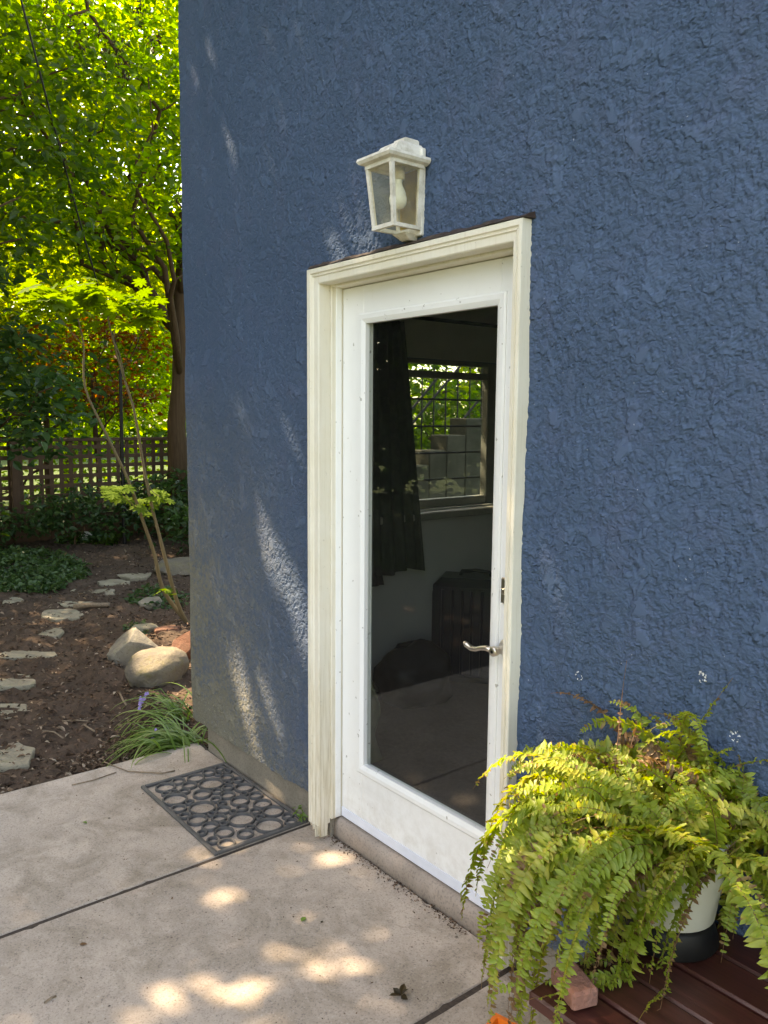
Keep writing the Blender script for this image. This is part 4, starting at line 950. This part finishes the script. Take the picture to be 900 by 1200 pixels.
# leaf litter and wood chips on the soil
n = 9000; ux = r.uniform(0, 1, n)**1.3; lx = -1.24-ux*7.2; ly = -.15+(-lx-1.2)*.43-r.uniform(-.15, 1., n)*(1.1+ux*2.6)
lz = np.array([soil_z(a, c) for a, c in zip(lx, ly)])+.006
nr = np.array([0, 0, 1.])+r.standard_normal((n, 3))*.4; sz = r.uniform(.010, .038, n)*(1+.6*(r.random(n) > .93)); tn = r.random(n)**1.4
V, F = leaf_geo(np.stack([lx, ly, lz], 1), nr, rand_unit(r, n), sz, .5, .15, .2)
tag(mobj('leaf_litter', arr_mesh('leaf_litter', V, F, M_LITTER, False, np.repeat(tn, 6))), 'brown leaf litter and wood chips scattered on the soil', 'litter', kind='stuff')
n = 900; lx = -1.21-r.uniform(0, .35, n); ly = r.uniform(-.55, -.05, n)-.0; nr = np.array([0, 0, 1.])+r.standard_normal((n, 3))*.5
V, F = leaf_geo(np.stack([lx, ly, np.array([soil_z(a, c) for a, c in zip(lx, ly)])+r.uniform(.005, .03, n)], 1), nr, rand_unit(r, n), r.uniform(.01, .03, n), .5, .15, .2)
tag(mobj('leaf_litter', arr_mesh('leaf_litter', V, F, M_LITTER, False, np.repeat(np.clip(r.normal(.5, .2, n), 0, 1), 6))), 'reddish brown dry leaves heaped at the house corner', 'litter', kind='stuff')
def twig(pts, rad, lab, z=None):
    b = MB(); b.tube([tuple(p_) for p_ in pts], rad, 6); return tag(b.obj('twig', M_TWIG, None, True), lab, 'twig', 'fallen twigs')
tw = lambda L_, z_: [onz(px, py, z_) for px, py in L_]
twig(tw([(86, 711), (105, 709), (128, 709)], SZ+.03), .022, 'thick fallen stick beside the sunlit stepping stone')
twig(tw([(72, 845), (90, 844), (103, 845)], SZ+.02), .004, 'pale straight twig lying on the soil')
twig(tw([(98, 849), (104, 853), (111, 857)], SZ+.02), .005, 'short thick pale twig near the straight one')
twig(tw([(50, 856), (64, 858), (74, 865)], SZ+.02), .004, 'curved twig on the soil near the patio edge')
twig(tw([(122, 893), (150, 904), (190, 906), (205, 903)], GZ+.006), .003, 'long thin brown twig curving over the concrete by the grass clump')
twig(tw([(84, 920), (110, 914), (136, 905)], GZ+.005), .0025, 'thin reddish twig on the concrete near the soil edge')
twig(tw([(52, 1175), (60, 1169), (66, 1167)], GZ+.006), .003, 'short dark twig on the concrete away from the door')
twig(tw([(140, 812), (145, 822), (148, 826)], SZ+.03), .006, 'short brown stick below the rounded boulder')

# strap-leaved clump and bluebells at the house corner
def blade(L_, w_, seed):
    rs_ = random.Random(seed); V, F, T = [], [], []; p_ = Vector((0, 0, 0)); el = math.radians(rs_.uniform(45, 80)); k = 9; t0 = rs_.uniform(.1, .8)
    for i in range(k+1):
        s = i/k; ww = w_*(.7+.6*s if s < .4 else .94*(1-s)**.6+.04); V += [p_+Vector((0, ww, ww*.35)), p_.copy(), p_+Vector((0, -ww, ww*.35))]; T += [t0+.25*s*s]*3
        el -= math.radians(rs_.uniform(8, 17)); p_ = p_+Vector((math.cos(el), 0, math.sin(el)))*L_/k
    for i in range(k):
        a = 3*i; F += [(a, a+1, a+4, a+3), (a+1, a+2, a+5, a+4)]
    b = MB(); b.v = [tuple(v) for v in V]; b.f = F; b.t = T; return b.mesh('blade', L_GRASS, True, False)
blades = [blade(random.uniform(.28, .46), random.uniform(.0055, .0095), i) for i in range(14)]
rs = random.Random(9)
for (px, py, k, a0, a1, lab) in ((216, 876, 120, 190, 285, 'strap-leaved green clump spilling onto the concrete at the house corner'), (214, 842, 46, 180, 290, 'smaller strap-leaved clump between the boulder and the house corner')):
    q_ = onz(px, py, SZ); t = thing('bluebell_clump', lab, 'plant', 'strap-leaved clumps at the house corner', (q_[0], q_[1], SZ))
    for i in range(k):
        mobj('blade', rs.choice(blades), t, (rs.gauss(0, .045), rs.gauss(0, .05), .0), (rs.gauss(0, .15), 0, math.radians(rs.uniform(a0, a1) if rs.random() < .85 else rs.uniform(0, 360))), (rs.uniform(.7, 1.1),)*3)
    hs_ = 2 if k > 50 else 2
    for j in range(hs_):
        fx, fy = ((182, 862), (187, 858)) [j] if k > 50 else ((163, 822), (169, 815))[j]
        tip = onx(fx, fy, q_[0]-.12 if k > 50 else q_[0]-.25)-np.array(t.location); b = MB(); b.tube([(0, 0, .02), tuple(tip*.55+np.array([0, 0, .10])), tuple(tip+np.array([0, 0, .02]))], .0025, 5); fs = b.obj('flower_stalk', L_GRASS, t, True)
        for m_ in range(5):
            b = MB(); c_ = tip+np.array([rs.uniform(-.015, .015), rs.uniform(-.02, .02), .015-.012*m_]); b.lathe([(.002, .010), (.006, .006), (.0075, -.006), (.011, -.012)], 6, tuple(c_)); b.obj('bell_flower', M_PURPLE, fs, True)

# small weed at the casing foot, loose leaves on the concrete
wd_ = thing('weed', 'small green weed growing between doormat and door casing', 'weed', None, tuple(ony(352, 938, -.075)))
wp = np.array(wd_.location); wd_.location = (wp[0], -.055, GZ)
wm = arr_mesh('leaf', *leaf_geo(np.zeros((1, 3)), np.array([[0, 0, 1.]]), np.array([[1., 0, 0]]), np.array([1.]), .6), L_GRASS, False, np.full(6, .6))
for i in range(22): mobj('leaf', wm, wd_, (rs.gauss(0, .018), rs.uniform(-.03, .005), rs.uniform(.002, .07)), (rs.gauss(0, .4), rs.uniform(-1.0, .1), rs.uniform(0, 6.28)), (rs.uniform(.012, .026),)*3)
def loose(px, py, size, mat, lab, tint, rot=0.):
    q_ = onz(px, py, GZ); V, F = leaf_geo(np.zeros((1, 3)), np.array([[0.05, 0.1, 1.]]), np.array([[math.cos(rot), math.sin(rot), 0.]]), np.array([size]), .65, .10, -.05)
    o = mobj('fallen_leaf', arr_mesh('fallen_leaf', V, F, mat, False, np.full(6, tint)), None, (q_[0], q_[1], GZ+.004)); tag(o, lab, 'leaf', 'leaves fallen on the concrete')
loose(97, 964, .026, L_GRASS, 'small green leaf on the concrete slab next to the doormat', .2, .4); loose(353, 1081, .028, L_GRASS, 'small green leaf on the concrete in front of the door', .3, 2.)
loose(93, 1108, .025, L_FERND, 'small reddish dry leaf on the concrete in front of the joint', .1, 1.); loose(126, 960, .014, L_SEED, 'tiny dark fallen leaf near the green leaf', .1, 1.)
loose(376, 1083, .014, L_SEED, 'tiny dark crumb of leaf beside the green leaf before the door', .2, 2.)
dl = thing('dead_leaf', 'curled brown dead leaf on the concrete near the fern', 'leaf', None, tuple(onz(470, 1169, GZ)))
for i in range(5):
    V, F = leaf_geo(np.zeros((1, 3)), np.array([[rs.gauss(0, .4), rs.gauss(0, .4), 1.]]), np.array([[math.cos(i*1.1), math.sin(i*1.1), .2]]), np.array([rs.uniform(.022, .04)]), .6, .25, -.3)
    mobj('lobe', arr_mesh('lobe', V, F, L_SEED, False, np.full(6, rs.random())), dl, (0, 0, .006))
n = 420; lx = r.uniform(-.02, .75, n); ly = -.031-np.abs(r.normal(0, .018, n)); nr = np.array([0, 0, 1.])+r.standard_normal((n, 3))*.4
V, F = leaf_geo(np.stack([lx, ly, np.full(n, GZ+.002)], 1), nr, rand_unit(r, n), r.uniform(.004, .013, n), .5, .1, .1)
tag(mobj('debris', arr_mesh('debris', V, F, M_LITTER, False, np.repeat(r.random(n)*.8, 6))), 'dry crumbs gathered along the foot of the door sill', 'debris', kind='stuff')
n = 420; lx = r.uniform(-1.1, .9, n); ly = r.uniform(-1.7, -.06, n)
V, F = leaf_geo(np.stack([lx, ly, np.full(n, GZ+.002)], 1), np.array([0, 0, 1.])+r.standard_normal((n, 3))*.3, rand_unit(r, n), r.uniform(.003, .010, n)*(1+(r.random(n) > .96)), .5, .1, .1)
tag(mobj('debris', arr_mesh('debris', V, F, M_LITTER, False, np.repeat(r.random(n)*.6, 6))), 'tiny crumbs of bark and leaf on the concrete', 'debris', kind='stuff')

# ---------------------------------------------------------------- beyond the barred window: stepped wall, railing, greenery
SX = -3.4
sw = thing('stepped_wall', 'grey concrete stair wall in steps seen through the barred window', 'wall', None, (SX, 0, 0))
for (pa, pb_, pt) in ((478, 503, 546), (503, 523, 528), (523, 545, 510), (545, 585, 490)):
    a_, c_ = onx(pa, 560, SX), onx(pb_, 560, SX); zt_ = onx(pa, pt, SX)[2]; b = MB(); b.box(-.25, 0, a_[1]+.002, c_[1], -.45, zt_, .01); b.obj('step_block', M_STEP, sw)
rl = thing('stair_railing', 'black iron stair railing with diagonal rails behind the stepped wall', 'railing', None, (SX-.6, 0, 0))
for (p0, p1) in (((482, 480), (515, 440)), ((520, 520), (560, 470)), ((480, 500), (580, 380))):
    b = MB(); b.tube([tuple(onx(*p0, SX-.6)-np.array([SX-.6, 0, 0])), tuple(onx(*p1, SX-.6)-np.array([SX-.6, 0, 0]))], .014, 6); b.obj('rail', M_IRON, rl)
for px in (495, 509, 523, 537, 551, 565):
    a_, c_ = onx(px, 430, SX-.6), onx(px, 520, SX-.6); b = MB(); b.tube([(0, a_[1], a_[2]), (0, a_[1], -.5)], .009, 6); b.obj('baluster', M_IRON, rl)
tree('broadleaf_tree', 'green tree seen through the barred window behind the stairs', (-7.0, 7.6, -.45), (-7.0, 7.6, 2.4), .12, [((-6.6, 7.2, 2.2), (1.6, 2.8, 2.2), 420), ((-5.2, 5.6, 1.0), (.6, 1.2, 1.2), 150), ((-9.5, 10., 3.5), (1.5, 4., 3.5), 300)], L_LIME, .13, 71, 8, per=20, spread=.3, tilt=.6)
print('faces', sum(len(o.data.polygons) for o in scene.objects if o.type == 'MESH'), 'objects', len(scene.objects))
